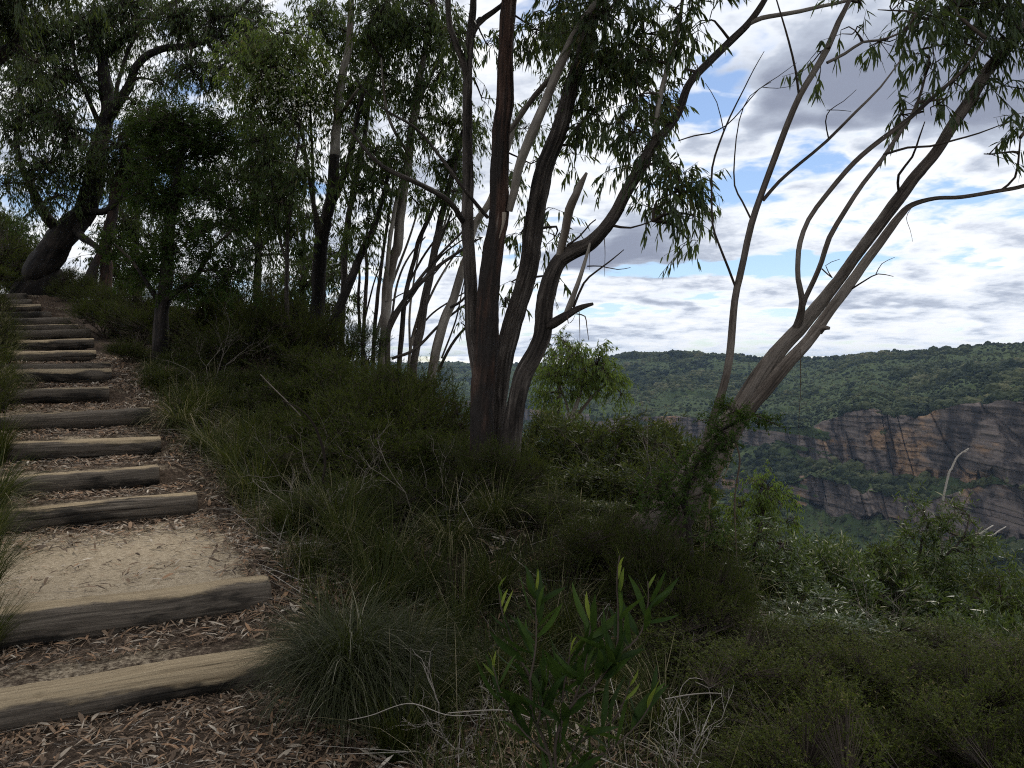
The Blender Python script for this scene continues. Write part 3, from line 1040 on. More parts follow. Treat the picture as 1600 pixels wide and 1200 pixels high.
rad = np.where(cliffy, rad * .5, rad)
rad = np.where(kk >= 2, rad * 1.05, rad)
sc = np.stack([rad, rad, rad * (.8 + .5 * rng.random(len(pts)))], -1)
pts[:, 2] += rad * .35
scatter_forest('far_forest', pts, sc, 'distant gum forest and heath over the plateau and the cliff benches')
# taller stand breaking the skyline
n = 900
px_ = np.concatenate([rng.normal(1030, 34, n // 3), rng.uniform(940, 1660, n - n // 3)])
dd = np.interp(px_, cols, key[:, 0, 1]) * rng.uniform(.96, 1.06, n)
rw = np.interp(px_, cols, key[:, 0, 0])
r_ = np.where((px_ > 962) & (px_ < 1095), rng.uniform(4, 10, n), 1.6 + 4.5 * rng.random(n) ** 2.2)
pts = np.stack([(px_ - 800) / F * dd, dd, EYE + (HOR - rw) / F * dd - r_ * .15 + rng.uniform(-1.5, .5, n)], -1)
scatter_forest('skyline_forest', pts, np.stack([r_ * .8, r_ * .8, r_ * 1.1], -1), 'row of darker trees standing along the plateau skyline')

# ================================================================== trees
def ground_at(x, y):
    return float(height(np.array([x]), np.array([y]))[0])


def rooted(px, d, deep=0.15):
    p = P(px, 600, d)
    p[2] = ground_at(p[0], p[1]) - deep
    return p


def limb(pts):
    """(px, py, depth, width in px) -> x, y, z, radius"""
    return [np.append(P(a, b, d), w * .5 * d / F) for a, b, d, w in pts]


def crown(skel, clumps, L, W, droop=1.0, fine=False, per_spray=9, spread=.55, twig_r=.006, link_r=.012, spray=(.14, .30), hue=0.0, dense=1.0, canopy=()):
    """foliage in loose clumps; every clump hangs on a branchlet from the nearest limb"""
    gt, gl = Geo(), Geo()
    todo = []
    for px, py, rp, d, cov in clumps:
        c, r = P(px, py, d), rp * d / F
        todo.append((c + np.array([0, rng.normal() * r * .4, 0]), r, cov * dense, L, W, skel))
    for x, y, z, r, cov in canopy:                       # unseen clumps added overhead to shade the foreground
        todo.append((np.array([x, y, z]), r, cov, L * 1.5, W * 1.7, skel[skel[:, 2] > skel[:, 2].max() - 1.2]))
    for c, r, cov, L, W, sk_ in todo:
        k = np.argmin(np.linalg.norm(sk_ - c, axis=1) + np.maximum(sk_[:, 2] - c[2], 0) * .5)
        a = sk_[k]
        mid = (a + c) / 2 + np.array([rng.normal() * .06, rng.normal() * .06, .10 * np.linalg.norm(c - a)])
        lr = link_r * min(2.0, .6 + np.linalg.norm(c - a) / 2)
        tube(gt, [np.append(a, lr * 1.5), np.append(mid, lr), np.append(c, lr * .6)], 5, .15, wob=.6, seed=len(gt.v), var=rng.random())
        n = max(20, int(cov * math.pi * r * r / (L * W * .36)))
        nspray = max(4, n // per_spray)
        ntip = max(3, nspray // 4)
        tips = c + rdir(ntip) * (rng.random((ntip, 1)) ** .45) * np.array([1, .95, .8]) * r * (1 + .25 * rng.normal(size=(ntip, 1)))
        kn = c + (tips - c) * .5 + rng.normal(size=tips.shape) * r * .10 + np.array([0, 0, .08 * r])
        sticks(gt, np.repeat(c[None], ntip, 0), kn, lr * .6, twig_r * .8, rng.random(ntip))
        sticks(gt, kn, tips, twig_r * .8, twig_r * .5, rng.random(ntip))
        ti = rng.integers(0, ntip, nspray)
        sd_ = norm(norm(tips[ti] - c) * .5 + rdir(nspray) * .9 + np.array([0, 0, -.15 * droop]))
        sl = rng.uniform(spray[0], spray[1], nspray)[:, None]
        s0 = tips[ti]
        s1 = s0 + sd_ * sl + np.array([0, 0, -.25 * droop]) * sl
        sticks(gt, s0, s1, twig_r * .5, twig_r * .22, rng.random(nspray))
        u = rng.uniform(.15, 1.05, (nspray, per_spray, 1))
        pos = (s0[:, None] * (1 - u) + s1[:, None] * u).reshape(-1, 3)
        m = len(pos)
        ax = np.repeat(sd_, per_spray, 0) * .45 + rdir(m) * spread + np.array([0, 0, -.95 * droop])
        tone = np.clip(rng.normal(.45 + hue, .17, m) + np.repeat(rng.normal(0, .10, nspray), per_spray), 0, 1)
        leaves(gl, pos, ax, rdir(m), L * rng.uniform(.6, 1.15, m), W * rng.uniform(.75, 1.2, m), tone, fine, .12)
    return gt, gl


def make_tree(name, label, base, stems, clumps, leaf, mat, twig='twig', group=None, cat='tree', **kw):
    """stems: (part name, bark, limb points, sides, rough, ridge)"""
    root = thing(name, base, label, cat, group)
    sk = []
    for i, (pn, bark, pts, sides, rough, ridge) in enumerate(stems):
        g = Geo()
        L = tube(g, pts, sides, .03 if sides >= 40 else (.05 if sides >= 14 else .09), rough, ridge, seed=i + int(abs(base[0]) * 10), wob=.16 if sides >= 40 else .3)
        o = g.build(pn, M[bark], root)
        if pn != 'dead_branch':
            sk.append(L[:, :3])
    if clumps:
        gt, gl = crown(np.vstack(sk), clumps, leaf[0], leaf[1], **kw)
        tag(gt.build('twigs', M[twig], root), kind='stuff')
        tag(gl.build('crown', M[mat], root, smooth=False), kind='stuff')
    return root


def first_part(root, name):
    return [o for o in root.children if o.name.split('.')[0] == name][0]


# ---- the many-stemmed gum in the middle -----------------------------------------------------------
b0 = rooted(764, 6.85)
TB = limb([(758, 775, 6.82, 60), (756, 730, 6.82, 46), (754, 680, 6.8, 40), (753, 610, 6.8, 39), (758, 540, 6.8, 39), (765, 470, 6.8, 37), (770, 400, 6.8, 36),
           (777, 350, 6.85, 34), (781, 262, 6.9, 31), (786, 175, 6.95, 30), (791, 70, 7.0, 27), (796, 0, 7.1, 26), (800, -120, 7.2, 22), (806, -300, 7.3, 15)])
for p_ in TB:
    p_[3] *= .90
TB[0][:3] = b0
TA = limb([(750, 600, 6.85, 22), (744, 560, 6.92, 22), (739, 522, 6.98, 22), (735, 452, 7.02, 21), (732, 402, 7.05, 20), (730, 315, 7.1, 19), (731, 210, 7.15, 16),
           (730, 140, 7.2, 16), (733, 70, 7.25, 14), (740, 0, 7.3, 11), (746, -120, 7.4, 9)])
TC = limb([(772, 760, 6.9, 34), (776, 700, 6.95, 28), (779, 650, 7.0, 26), (782, 610, 7.05, 27), (789, 557, 7.1, 29), (800, 505, 7.1, 31), (817, 452, 7.1, 32), (828, 402, 7.1, 32),
           (840, 315, 7.1, 31), (852, 262, 7.1, 30), (873, 210, 7.1, 27), (891, 140, 7.1, 25), (908, 90, 7.1, 24), (919, 52, 7.1, 22), (932, -10, 7.1, 18), (940, -120, 7.1, 13)])
TD = limb([(786, 790, 6.85, 40), (797, 735, 6.8, 30), (803, 673, 6.75, 30), (810, 617, 6.7, 30), (817, 582, 6.7, 29), (835, 547, 6.7, 27), (847, 515, 6.7, 29), (852, 470, 6.65, 30),
           (863, 431, 6.6, 28), (876, 409, 6.6, 26), (900, 394, 6.55, 25), (922, 381, 6.5, 23), (954, 346, 6.45, 21), (975, 308, 6.4, 20), (999, 266, 6.35, 19), (1020, 227, 6.3, 16),
           (1048, 196, 6.3, 13), (1064, 168, 6.3, 13), (1078, 130, 6.3, 12), (1110, 95, 6.3, 12), (1145, 60, 6.3, 11), (1170, 35, 6.3, 10), (1194, 0, 6.3, 9), (1230, -60, 6.3, 7)])
for p_ in TC + TD + TA:
    p_[3] *= .92
stems = [('trunk', 'bark_red', TB, 60, .07, .09), ('trunk', 'bark_grey', TA, 44, .08, .08), ('trunk', 'bark_grey', TC, 52, .08, .09), ('trunk', 'bark_grey', TD, 52, .12, .10),
         ('branch', 'bark_pale', limb([(796, 330, 6.8, 10), (803, 300, 6.75, 13), (810, 266, 6.7, 14), (831, 210, 6.6, 16), (849, 168, 6.6, 15), (870, 115, 6.6, 14), (891, 66, 6.6, 13), (908, 35, 6.6, 11), (933, 0, 6.6, 9), (950, -60, 6.6, 7)]), 12, .05, 0),
         ('branch', 'bark_grey', limb([(729, 120, 7.2, 10), (722, 90, 7.15, 11), (704, 45, 7.1, 10), (700, 0, 7.1, 9), (702, -70, 7.1, 7)]), 10, .06, 0),
         ('branch', 'bark_grey', limb([(733, 75, 7.25, 7), (746, 38, 7.4, 9), (782, 10, 7.5, 7), (810, -20, 7.5, 5)]), 8, .06, 0),
         ('branch', 'bark_grey', limb([(727, 352, 7.1, 9), (718, 338, 7.0, 9), (702, 315, 6.9, 9), (660, 290, 6.7, 8), (597, 259, 6.5, 6.5), (565, 227, 6.4, 5), (543, 198, 6.3, 3)]), 9, .08, 0),
         ('branch', 'bark_grey', limb([(762, 340, 6.8, 6), (726, 297, 6.6, 6), (688, 245, 6.5, 5), (650, 200, 6.4, 4.5), (597, 168, 6.3, 3), (548, 115, 6.2, 1.5)]), 8, .08, 0),
         ('branch', 'bark_pale', limb([(1018, 238, 6.3, 8), (1024, 196, 6.35, 8.5), (1031, 147, 6.4, 8), (1045, 98, 6.4, 7.5), (1059, 49, 6.4, 6.5), (1066, 0, 6.4, 5), (1072, -60, 6.4, 4)]), 9, .06, 0),
         ('branch', 'bark_pale', limb([(1168, 38, 6.3, 8), (1190, 28, 6.3, 7.5), (1215, 23, 6.3, 7), (1250, 17, 6.3, 6.5), (1285, 9, 6.3, 6), (1320, 2, 6.3, 5), (1360, -14, 6.3, 3)]), 9, .06, 0),
         ('branch', 'bark_pale', limb([(863, 119, 7.2, 7), (835, 150, 7.3, 8), (803, 196, 7.4, 8), (770, 236, 7.4, 9)]), 8, .06, 0),
         ('branch', 'twig', limb([(955, 352, 6.45, 5), (985, 356, 6.3, 3), (1020, 345, 6.2, 2)]), 6, .05, 0),
         ('dead_branch', 'bark_pale', limb([(872, 412, 6.6, 14), (878, 385, 6.55, 13), (884, 364, 6.5, 13), (891, 329, 6.45, 14), (900, 306, 6.4, 12), (906, 292, 6.4, 11), (917, 270, 6.35, 4)]), 10, .16, 0),
         ('dead_branch', 'bark_grey', limb([(852, 512, 6.7, 16), (866, 504, 6.62, 17), (884, 493, 6.55, 14), (896, 486, 6.5, 11), (909, 480, 6.45, 9), (926, 475, 6.4, 5)]), 10, .15, 0),
         ('dead_branch', 'bark_pale', limb([(884, 492, 6.55, 9), (890, 478, 6.5, 10), (899, 455, 6.45, 8), (908, 430, 6.4, 7), (917, 400, 6.4, 5), (922, 380, 6.4, 3)]), 9, .1, 0),
         ('dead_branch', 'twig', limb([(896, 480, 6.5, 4), (912, 442, 6.4, 3.5), (930, 425, 6.35, 3), (953, 408, 6.3, 2.4), (975, 390, 6.3, 1.4)]), 6, .1, 0),
         ('dead_branch', 'twig', limb([(918, 416, 6.4, 2.4), (938, 416, 6.3, 2), (965, 421, 6.3, 1.6), (985, 418, 6.3, 1)]), 5, .1, 0),
         ('dead_branch', 'twig', limb([(886, 384, 6.5, 4), (905, 370, 6.4, 3), (922, 350, 6.3, 2.4), (931, 343, 6.3, 2)]), 6, .1, 0)]
cl = [(1060, 300, 52, 6.3, .95), (1085, 335, 36, 6.3, .9), (1015, 330, 34, 6.3, .45), (985, 215, 46, 6.5, 1.1), (1000, 150, 50, 6.6, 1.2), (960, 95, 60, 6.8, 1.3),
      (945, 30, 62, 6.8, 1.5), (1012, 40, 52, 6.5, 1.1), (1055, 15, 42, 6.4, .8), (930, 170, 46, 7.0, 1.2), (1040, 265, 40, 6.4, .8), (975, 260, 28, 6.5, .4), (880, 20, 55, 7.4, 1.2),
      (840, 40, 45, 7.6, 1.0), (868, 368, 24, 7.5, .9), (850, 330, 20, 7.6, .8), (815, 360, 22, 7.8, .8), (1075, 60, 36, 6.3, .6), (1110, 30, 36, 6.3, .45), (1090, 110, 24, 6.3, .35),
      (900, 240, 26, 7.4, .6), (830, 250, 30, 7.7, .55), (760, 60, 30, 7.8, .6), (705, 50, 40, 7.3, .8), (752, 150, 24, 7.8, .4), (1000, 90, 40, 6.6, .8), (1085, 375, 22, 6.3, .5),
      (920, 100, 45, 7.2, .9), (870, 440, 14, 7.2, .5), (800, 440, 16, 7.9, .6), (790, 480, 14, 7.9, .5)]
t1 = make_tree('gum_tree', 'tall many-stemmed gum with reddish stringy bark in the middle of the picture', b0 + np.array([0, 0, .15]), stems, cl, (.100, .018), 'gum', dense=1.5, canopy=[(-1.2, 6.2, 6.6, 1.1, 1.5), (.6, 6.0, 6.4, 1.2, 1.5), (-2.4, 5.2, 7.0, 1.2, 1.5), (1.8, 5.2, 6.2, 1.1, 1.4), (0, 4.4, 7.2, 1.3, 1.6), (-1.4, 3.6, 7.6, 1.3, 1.6), (1.4, 3.4, 7.0, 1.2, 1.5), (-.2, 7.6, 7.6, 1.4, 1.5), (-2.6, 7.2, 7.4, 1.3, 1.5), (1.6, 7.2, 7.0, 1.3, 1.5), (-3.6, 4.0, 7.6, 1.2, 1.4), (.2, 2.2, 7.6, 1.2, 1.5), (2.8, 4.2, 6.6, 1.1, 1.4), (-2.0, 2.2, 8.0, 1.2, 1.4), (2.4, 2.2, 7.2, 1.1, 1.4), (-.6, 5.4, 8.6, 1.4, 1.5), (1.0, .6, 7.8, 1.2, 1.3), (-1.0, .4, 8.2, 1.2, 1.3)])


def ribbon(g, pts, w, var=.5, curl=.35, seed=0):
    """a hanging strip of peeled bark, curled across its width"""
    L = smooth_line([np.append(P(a, b, d), w) for a, b, d in pts], .03)
    c = L[:, :3]
    tan = norm(np.gradient(c, axis=0))
    ang = .6 * np.cumsum(vnoise(np.arange(len(c)) * .25, seed * 3.1, 0, seed)) * .35 + seed
    u = norm(np.cross(tan, np.array([0.1, 1.0, 0.05])))
    v = np.cross(tan, u)
    sd_ = u * np.cos(ang)[:, None] + v * np.sin(ang)[:, None]
    nr = np.cross(tan, sd_)
    taper = np.minimum(1, np.linspace(1.2, .25, len(c)))[:, None] * w * .5
    rows_ = [c - sd_ * taper, c + nr * taper * curl * 2, c + sd_ * taper]
    V = np.stack(rows_, 1)
    bot = V + nr[:, None] * .0015
    allv = np.concatenate([V, bot[:, ::-1]], 1)
    n, m = allv.shape[:2]
    i, j = np.arange(n - 1)[:, None] * m, np.arange(m)[None]
    k = (j + 1) % m
    g.add(allv.reshape(-1, 3), np.stack([i + j, i + k, i + m + k, i + m + j], -1).reshape(-1, 4), None, var)


for k, (pts, w, v_) in enumerate([([(788, 332, 6.6), (786, 350, 6.58), (780, 372, 6.6)], .035, .95), ([(905, 484, 6.4), (906, 520, 6.38), (906, 540, 6.38)], .008, .2),
                                  ([(900, 490, 6.4), (914, 494, 6.35), (917, 510, 6.35), (920, 532, 6.35)], .016, .3), ([(887, 492, 6.5), (888, 505, 6.45), (895, 500, 6.4), (900, 488, 6.4)], .008, .2),
                                  ([(944, 372, 6.4), (945, 395, 6.4), (944, 432, 6.4)], .010, .3), ([(921, 385, 6.45), (921, 405, 6.43), (921, 422, 6.43)], .010, .3)]):
    g = Geo()
    ribbon(g, pts, w, v_, seed=k)
    g.build('bark_strip', M['strip'], first_part(t1, 'trunk'))

# ---- the tree leaning out over the valley ---------------------------------------------------------
b1 = rooted(948, 5.7)
b2 = rooted(1022, 5.6)
L1 = limb([(948, 885, 5.7, 80), (968, 858, 5.65, 66), (1010, 820, 5.6, 62), (1064, 770, 5.55, 58), (1106, 708, 5.5, 50), (1155, 640, 5.5, 45), (1187, 589, 5.55, 40), (1218, 547, 5.6, 33), (1250, 512, 5.65, 30),
           (1278, 477, 5.7, 28), (1309, 438, 5.75, 25), (1337, 400, 5.8, 24), (1355, 378, 5.82, 24), (1397, 322, 5.9, 26), (1428, 280, 5.95, 25), (1460, 238, 6.0, 24), (1491, 189, 6.0, 24),
           (1519, 150, 6.05, 24), (1544, 108, 6.1, 24), (1572, 77, 6.1, 24), (1602, 40, 6.1, 22), (1660, -40, 6.2, 17), (1720, -150, 6.3, 11)])
for p_ in L1:
    p_[3] *= .70
L1[0][:3] = b1
L2 = limb([(1022, 890, 5.6, 46), (1038, 862, 5.55, 40), (1075, 800, 5.45, 40), (1120, 725, 5.4, 36), (1160, 655, 5.4, 28), (1194, 610, 5.42, 28), (1229, 568, 5.45, 27), (1264, 532, 5.5, 25), (1292, 494, 5.55, 23), (1320, 456, 5.6, 21), (1355, 407, 5.7, 20),
           (1380, 372, 5.75, 18), (1407, 336, 5.8, 15), (1425, 320, 5.8, 11), (1460, 310, 5.75, 8.5), (1502, 308, 5.7, 8), (1558, 299, 5.65, 8), (1602, 290, 5.6, 8), (1680, 262, 5.6, 6)])
for p_ in L2:
    p_[3] *= .72
L2[0][:3] = b2
L3 = limb([(1090, 740, 5.4, 16), (1106, 676, 5.35, 14), (1124, 624, 5.3, 13), (1141, 557, 5.3, 12), (1148, 470, 5.3, 11), (1155, 435, 5.3, 11), (1162, 405, 5.3, 10.5), (1175, 350, 5.3, 10.5), (1190, 304, 5.3, 10),
           (1208, 252, 5.3, 10), (1229, 196, 5.3, 9.5), (1250, 150, 5.3, 9.5), (1271, 115, 5.3, 9.5), (1292, 77, 5.3, 10), (1309, 35, 5.3, 9), (1327, 0, 5.3, 7), (1345, -50, 5.3, 5)])
stems = [('trunk', 'bark_lean', L1, 48, .06, .08), ('trunk', 'bark_lean', L2, 44, .06, .08), ('trunk', 'bark_lean', L3, 12, .05, .03),
         ('branch', 'bark_lean', limb([(1240, 520, 5.65, 12), (1250, 498, 5.6, 12), (1253, 470, 5.55, 10), (1246, 435, 5.5, 8), (1246, 405, 5.5, 8), (1250, 378, 5.5, 8), (1264, 343, 5.5, 7.5), (1292, 304, 5.5, 7.5), (1323, 266, 5.5, 8), (1348, 241, 5.5, 8), (1379, 217, 5.5, 8), (1418, 189, 5.5, 7.5), (1449, 161, 5.5, 6.5), (1477, 136, 5.5, 5.5), (1509, 105, 5.5, 4), (1540, 60, 5.5, 3)]), 9, .06, 0),
         ('branch', 'bark_lean', limb([(1251, 492, 5.6, 8), (1258, 466, 5.6, 8), (1271, 438, 5.6, 8), (1283, 408, 5.6, 8), (1295, 371, 5.6, 8), (1320, 329, 5.6, 7.5), (1348, 287, 5.6, 7), (1379, 248, 5.6, 6.5), (1404, 210, 5.6, 6), (1425, 178, 5.6, 5), (1440, 140, 5.6, 4), (1452, 90, 5.6, 3)]), 9, .06, 0),
         ('branch', 'bark_lean', limb([(1192, 313, 5.3, 6), (1218, 283, 5.2, 5.5), (1250, 255, 5.1, 5), (1292, 220, 5.1, 5), (1337, 175, 5.1, 4.4), (1376, 136, 5.1, 3.2), (1407, 94, 5.1, 2)]), 7, .06, 0),
         ('branch', 'bark_lean', limb([(1292, 98, 5.3, 5), (1320, 84, 5.3, 5), (1348, 66, 5.3, 4.5), (1376, 63, 5.3, 4), (1410, 50, 5.3, 3), (1450, 30, 5.3, 2)]), 7, .06, 0),
         ('branch', 'twig', limb([(1149, 448, 5.3, 4), (1138, 420, 5.25, 4), (1122, 380, 5.2, 3.6), (1113, 350, 5.2, 3.4), (1112, 304, 5.2, 3.2), (1113, 262, 5.2, 3.2), (1124, 224, 5.2, 3), (1141, 182, 5.2, 2.6), (1162, 140, 5.2, 2), (1178, 108, 5.2, 1.6), (1194, 80, 5.2, 1)]), 6, .08, 0),
         ('branch', 'twig', limb([(1175, 346, 5.3, 3.4), (1160, 315, 5.35, 3), (1148, 290, 5.4, 2.8), (1148, 245, 5.4, 2.4), (1155, 189, 5.4, 2), (1172, 150, 5.4, 1.4), (1205, 128, 5.4, 1)]), 6, .08, 0),
         ('branch', 'twig', limb([(1249, 152, 5.3, 4.6), (1243, 110, 5.25, 4), (1232, 65, 5.2, 3.6), (1222, 30, 5.2, 3), (1213, 0, 5.2, 2.4), (1206, -30, 5.2, 2)]), 6, .08, 0),
         ('branch', 'twig', limb([(1380, 242, 5.6, 4), (1418, 231, 5.55, 3.6), (1453, 229, 5.5, 3.4), (1492, 219, 5.5, 3), (1530, 208, 5.5, 2.4), (1572, 192, 5.5, 1.4)]), 6, .08, 0),
         ('branch', 'twig', limb([(1404, 298, 5.9, 4), (1404, 273, 5.8, 4), (1425, 245, 5.7, 3.4), (1436, 215, 5.6, 2.6), (1445, 190, 5.6, 1.6)]), 6, .08, 0),
         ('branch', 'twig', limb([(1562, 299, 5.65, 4), (1586, 277, 5.6, 3.6), (1592, 240, 5.6, 3), (1594, 215, 5.6, 2)]), 6, .08, 0),
         ('branch', 'twig', limb([(1295, 218, 5.1, 2.4), (1290, 190, 5.05, 2), (1297, 172, 5.0, 1.6), (1318, 158, 5.0, 1.2), (1338, 140, 5.0, .8)]), 5, .08, 0),
         ('branch', 'twig', limb([(1292, 172, 5.05, 1.6), (1310, 172, 5.0, 1.2), (1330, 174, 5.0, .8)]), 5, .08, 0),
         ('branch', 'twig', limb([(1110, 208, 5.2, 2.2), (1135, 196, 5.15, 2), (1160, 170, 5.1, 1.8), (1185, 140, 5.1, 1.6), (1215, 120, 5.1, 1.2), (1245, 98, 5.1, .8)]), 5, .08, 0),
         ('branch', 'twig', limb([(1060, 220, 5.2, 2.0), (1085, 212, 5.2, 2.4), (1110, 208, 5.2, 2.2)]), 5, .08, 0),
         ('branch', 'twig', limb([(1190, 136, 5.1, 1.4), (1215, 138, 5.1, 1), (1240, 134, 5.1, .8)]), 5, .08, 0),
         ('branch', 'twig', limb([(1131, 205, 5.2, 1.8), (1120, 160, 5.2, 1.4), (1102, 130, 5.2, 1)]), 5, .08, 0),
         ('branch', 'twig', limb([(1284, 420, 5.6, 2.4), (1300, 434, 5.55, 2), (1290, 415, 5.5, 1.4), (1312, 405, 5.5, .9)]), 5, .08, 0),
         ('branch', 'twig', limb([(1330, 452, 5.6, 3), (1352, 438, 5.5, 2.4), (1372, 428, 5.45, 1.8), (1396, 432, 5.4, 1.0)]), 5, .08, 0),
         ('branch', 'twig', limb([(1368, 430, 5.45, 1.6), (1378, 412, 5.45, 1.2), (1398, 402, 5.4, .8)]), 5, .08, 0),
         ('dead_branch', 'bark_lean', limb([(1280, 516, 5.52, 14), (1287, 512, 5.48, 9), (1296, 513, 5.45, 5)]), 8, .1, 0)]
cl = [(1480, 25, 62, 5.9, 1.0), (1555, 30, 58, 6.0, 1.1), (1425, 35, 44, 5.6, .75), (1592, 120, 44, 5.9, .8), (1530, -20, 50, 6.0, 1.0), (1596, 190, 34, 5.8, .55), (1440, 110, 44, 5.6, .28),
      (1285, 78, 34, 5.3, .32), (1335, 50, 34, 5.3, .26), (1390, 20, 36, 5.4, .6), (1460, 70, 40, 5.6, .6), (1500, 120, 34, 5.7, .3), (1590, 60, 50, 6.1, 1.0), (1470, 160, 36, 5.6, .14),
      (1552, 238, 18, 5.6, .22), (1520, 60, 46, 5.8, .7), (1380, 60, 30, 5.3, .3), (1440, 170, 26, 5.6, .18), (1640, 20, 60, 6.1, 1.0), (1415, 175, 20, 5.6, .2), (1340, 10, 30, 5.4, .25)]
t2 = make_tree('leaning_gum_tree', 'gum with twin brown trunks leaning steeply to the right over the valley', b1 + np.array([0, 0, .15]), stems, cl, (.108, .0175), 'gum', spread=.65, dense=1.1, canopy=[(4.4, 6.2, 5.4, 1.1, 1.5), (5.4, 6.0, 5.6, 1.1, 1.5), (4.8, 5.0, 6.0, 1.1, 1.5), (4.4, 7.2, 6.2, 1.2, 1.4)])
for k, (pts, w, v_) in enumerate([([(1150, 690, 5.3), (1156, 720, 5.28), (1150, 760, 5.28), (1148, 800, 5.28), (1152, 895, 5.28)], .022, .45), ([(1140, 690, 5.3), (1128, 730, 5.25), (1112, 760, 5.25), (1108, 800, 5.25), (1108, 830, 5.25)], .045, .55),
                                  ([(1146, 690, 5.25), (1144, 705, 5.2), (1130, 745, 5.2), (1108, 745, 5.22)], .022, .95), ([(1250, 545, 5.4), (1251, 600, 5.38), (1248, 660, 5.38), (1249, 690, 5.38)], .010, .2),
                                  ([(1425, 322, 5.75), (1416, 340, 5.72), (1422, 360, 5.72), (1426, 378, 5.72)], .012, .3), ([(1105, 800, 5.2), (1100, 860, 5.18), (1102, 940, 5.18), (1098, 1000, 5.18)], .012, .6)]):
    g = Geo()
    ribbon(g, pts, w * .6, v_ * .7, seed=k + 20)
    g.build('bark_strip', M['strip'], first_part(t2, 'trunk'))

# ---- the old dark tree at the head of the steps ---------------------------------------------------
b3 = rooted(62, 18.0)
d3 = 17.6
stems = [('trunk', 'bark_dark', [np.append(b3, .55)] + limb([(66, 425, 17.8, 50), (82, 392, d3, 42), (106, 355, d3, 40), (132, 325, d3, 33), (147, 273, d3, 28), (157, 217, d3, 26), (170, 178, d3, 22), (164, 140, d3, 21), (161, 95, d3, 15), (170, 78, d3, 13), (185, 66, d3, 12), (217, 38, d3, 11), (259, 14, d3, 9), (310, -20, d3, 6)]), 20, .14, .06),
         ('branch', 'bark_dark', limb([(168, 190, d3, 16), (182, 165, 17.4, 15), (199, 140, 17.3, 14), (217, 101, 17.2, 12), (252, 77, 17.1, 11), (297, 70, 17.0, 10), (336, 60, 17, 9), (360, 31, 17, 8), (388, 0, 17, 6), (410, -40, 17, 4)]), 10, .1, 0),
         ('branch', 'bark_dark', limb([(95, 362, d3, 20), (80, 345, 17.4, 16), (52, 297, 17.2, 12), (31, 252, 17.2, 9), (26, 210, 17.2, 8), (33, 168, 17.2, 6), (28, 130, 17.2, 4)]), 10, .1, 0),
         ('branch', 'bark_dark', limb([(158, 200, d3, 9), (140, 157, 17.3, 7), (119, 105, 17.2, 6), (112, 52, 17.2, 5), (105, 0, 17.2, 4)]), 8, .1, 0),
         ('branch', 'bark_dark', limb([(163, 110, d3, 7), (150, 80, 17.4, 6), (140, 40, 17.4, 5), (150, -10, 17.4, 4)]), 8, .1, 0),
         ('branch', 'bark_dark', limb([(180, 170, 17.4, 8), (186, 120, 17.5, 6), (205, 70, 17.6, 5), (222, 40, 17.6, 3)]), 8, .1, 0),
         ('branch', 'bark_dark', limb([(112, 352, d3, 16), (130, 372, 17.2, 12), (150, 385, 17.0, 9), (160, 396, 16.9, 6)]), 8, .1, 0),
         ('branch', 'bark_dark', limb([(130, 330, d3, 12), (165, 330, 17.2, 10), (190, 305, 17.0, 9), (225, 270, 16.9, 7), (270, 255, 16.8, 5), (310, 240, 16.8, 3)]), 8, .1, 0)]
cl = [(60, 60, 58, 17.2, 1.3), (130, 35, 62, 17.3, 1.4), (200, 5, 50, 17.3, 1.2), (100, 125, 42, 17.2, 1.2), (55, 180, 46, 17.2, 1.2), (112, 205, 44, 17.3, 1.3), (75, 262, 44, 17.2, 1.3), (135, 268, 34, 17.6, 1.2),
      (30, 120, 40, 17.2, 1.0), (275, 25, 48, 17.0, 1.2), (330, 18, 50, 17.0, 1.3), (375, 60, 45, 16.9, 1.2), (300, 110, 38, 16.9, 1.1), (15, 60, 45, 17.2, 1.2), (10, 200, 32, 17.2, .8), (250, 130, 28, 17.2, .8), (222, 60, 24, 17.4, .5),
      (20, 290, 30, 17.2, .7), (240, 180, 36, 16.8, 1.0), (190, 230, 40, 16.9, 1.0), (100, 310, 30, 17.2, .9), (345, 110, 38, 16.9, 1.1), (205, 160, 24, 17.2, .6), (400, 20, 36, 17, 1.1), (255, 265, 34, 16.8, .8), (60, 325, 22, 17, .6),
      (140, 110, 26, 17.4, .5), (215, 120, 24, 17.3, .5)]
make_tree('old_gum_tree', 'big dark crooked old tree standing at the head of the steps', b3 + np.array([0, 0, .15]), stems, cl, (.105, .022), 'gum_grey', fine=True, spray=(.22, .5), twig_r=.010, link_r=.03, dense=1.95)
b = rooted(165, 17.2)
make_tree('reddish_gum_tree', 'slim dark reddish trunk close behind the crooked old tree', b + np.array([0, 0, .15]),
          [('trunk', 'bark_red', [np.append(b, .16)] + limb([(166, 430, 17.2, 18), (169, 385, 17.2, 17), (175, 330, 17.2, 15), (182, 287, 17.2, 13), (200, 240, 17.2, 10), (215, 200, 17.2, 7)]), 12, .1, .05),
           ('branch', 'bark_red', limb([(136, 455, 17.1, 22), (138, 440, 17, 20), (145, 420, 17, 14), (152, 400, 17, 9), (158, 380, 17, 4)]), 10, .1, 0)],
          [(215, 195, 34, 17.2, 1.1), (200, 260, 34, 17.2, 1.1), (235, 225, 30, 17.2, .9)], (.10, .022), 'gum_grey', fine=True, spray=(.22, .5), twig_r=.010, link_r=.03, dense=1.95)
b = rooted(-175, 12.5)
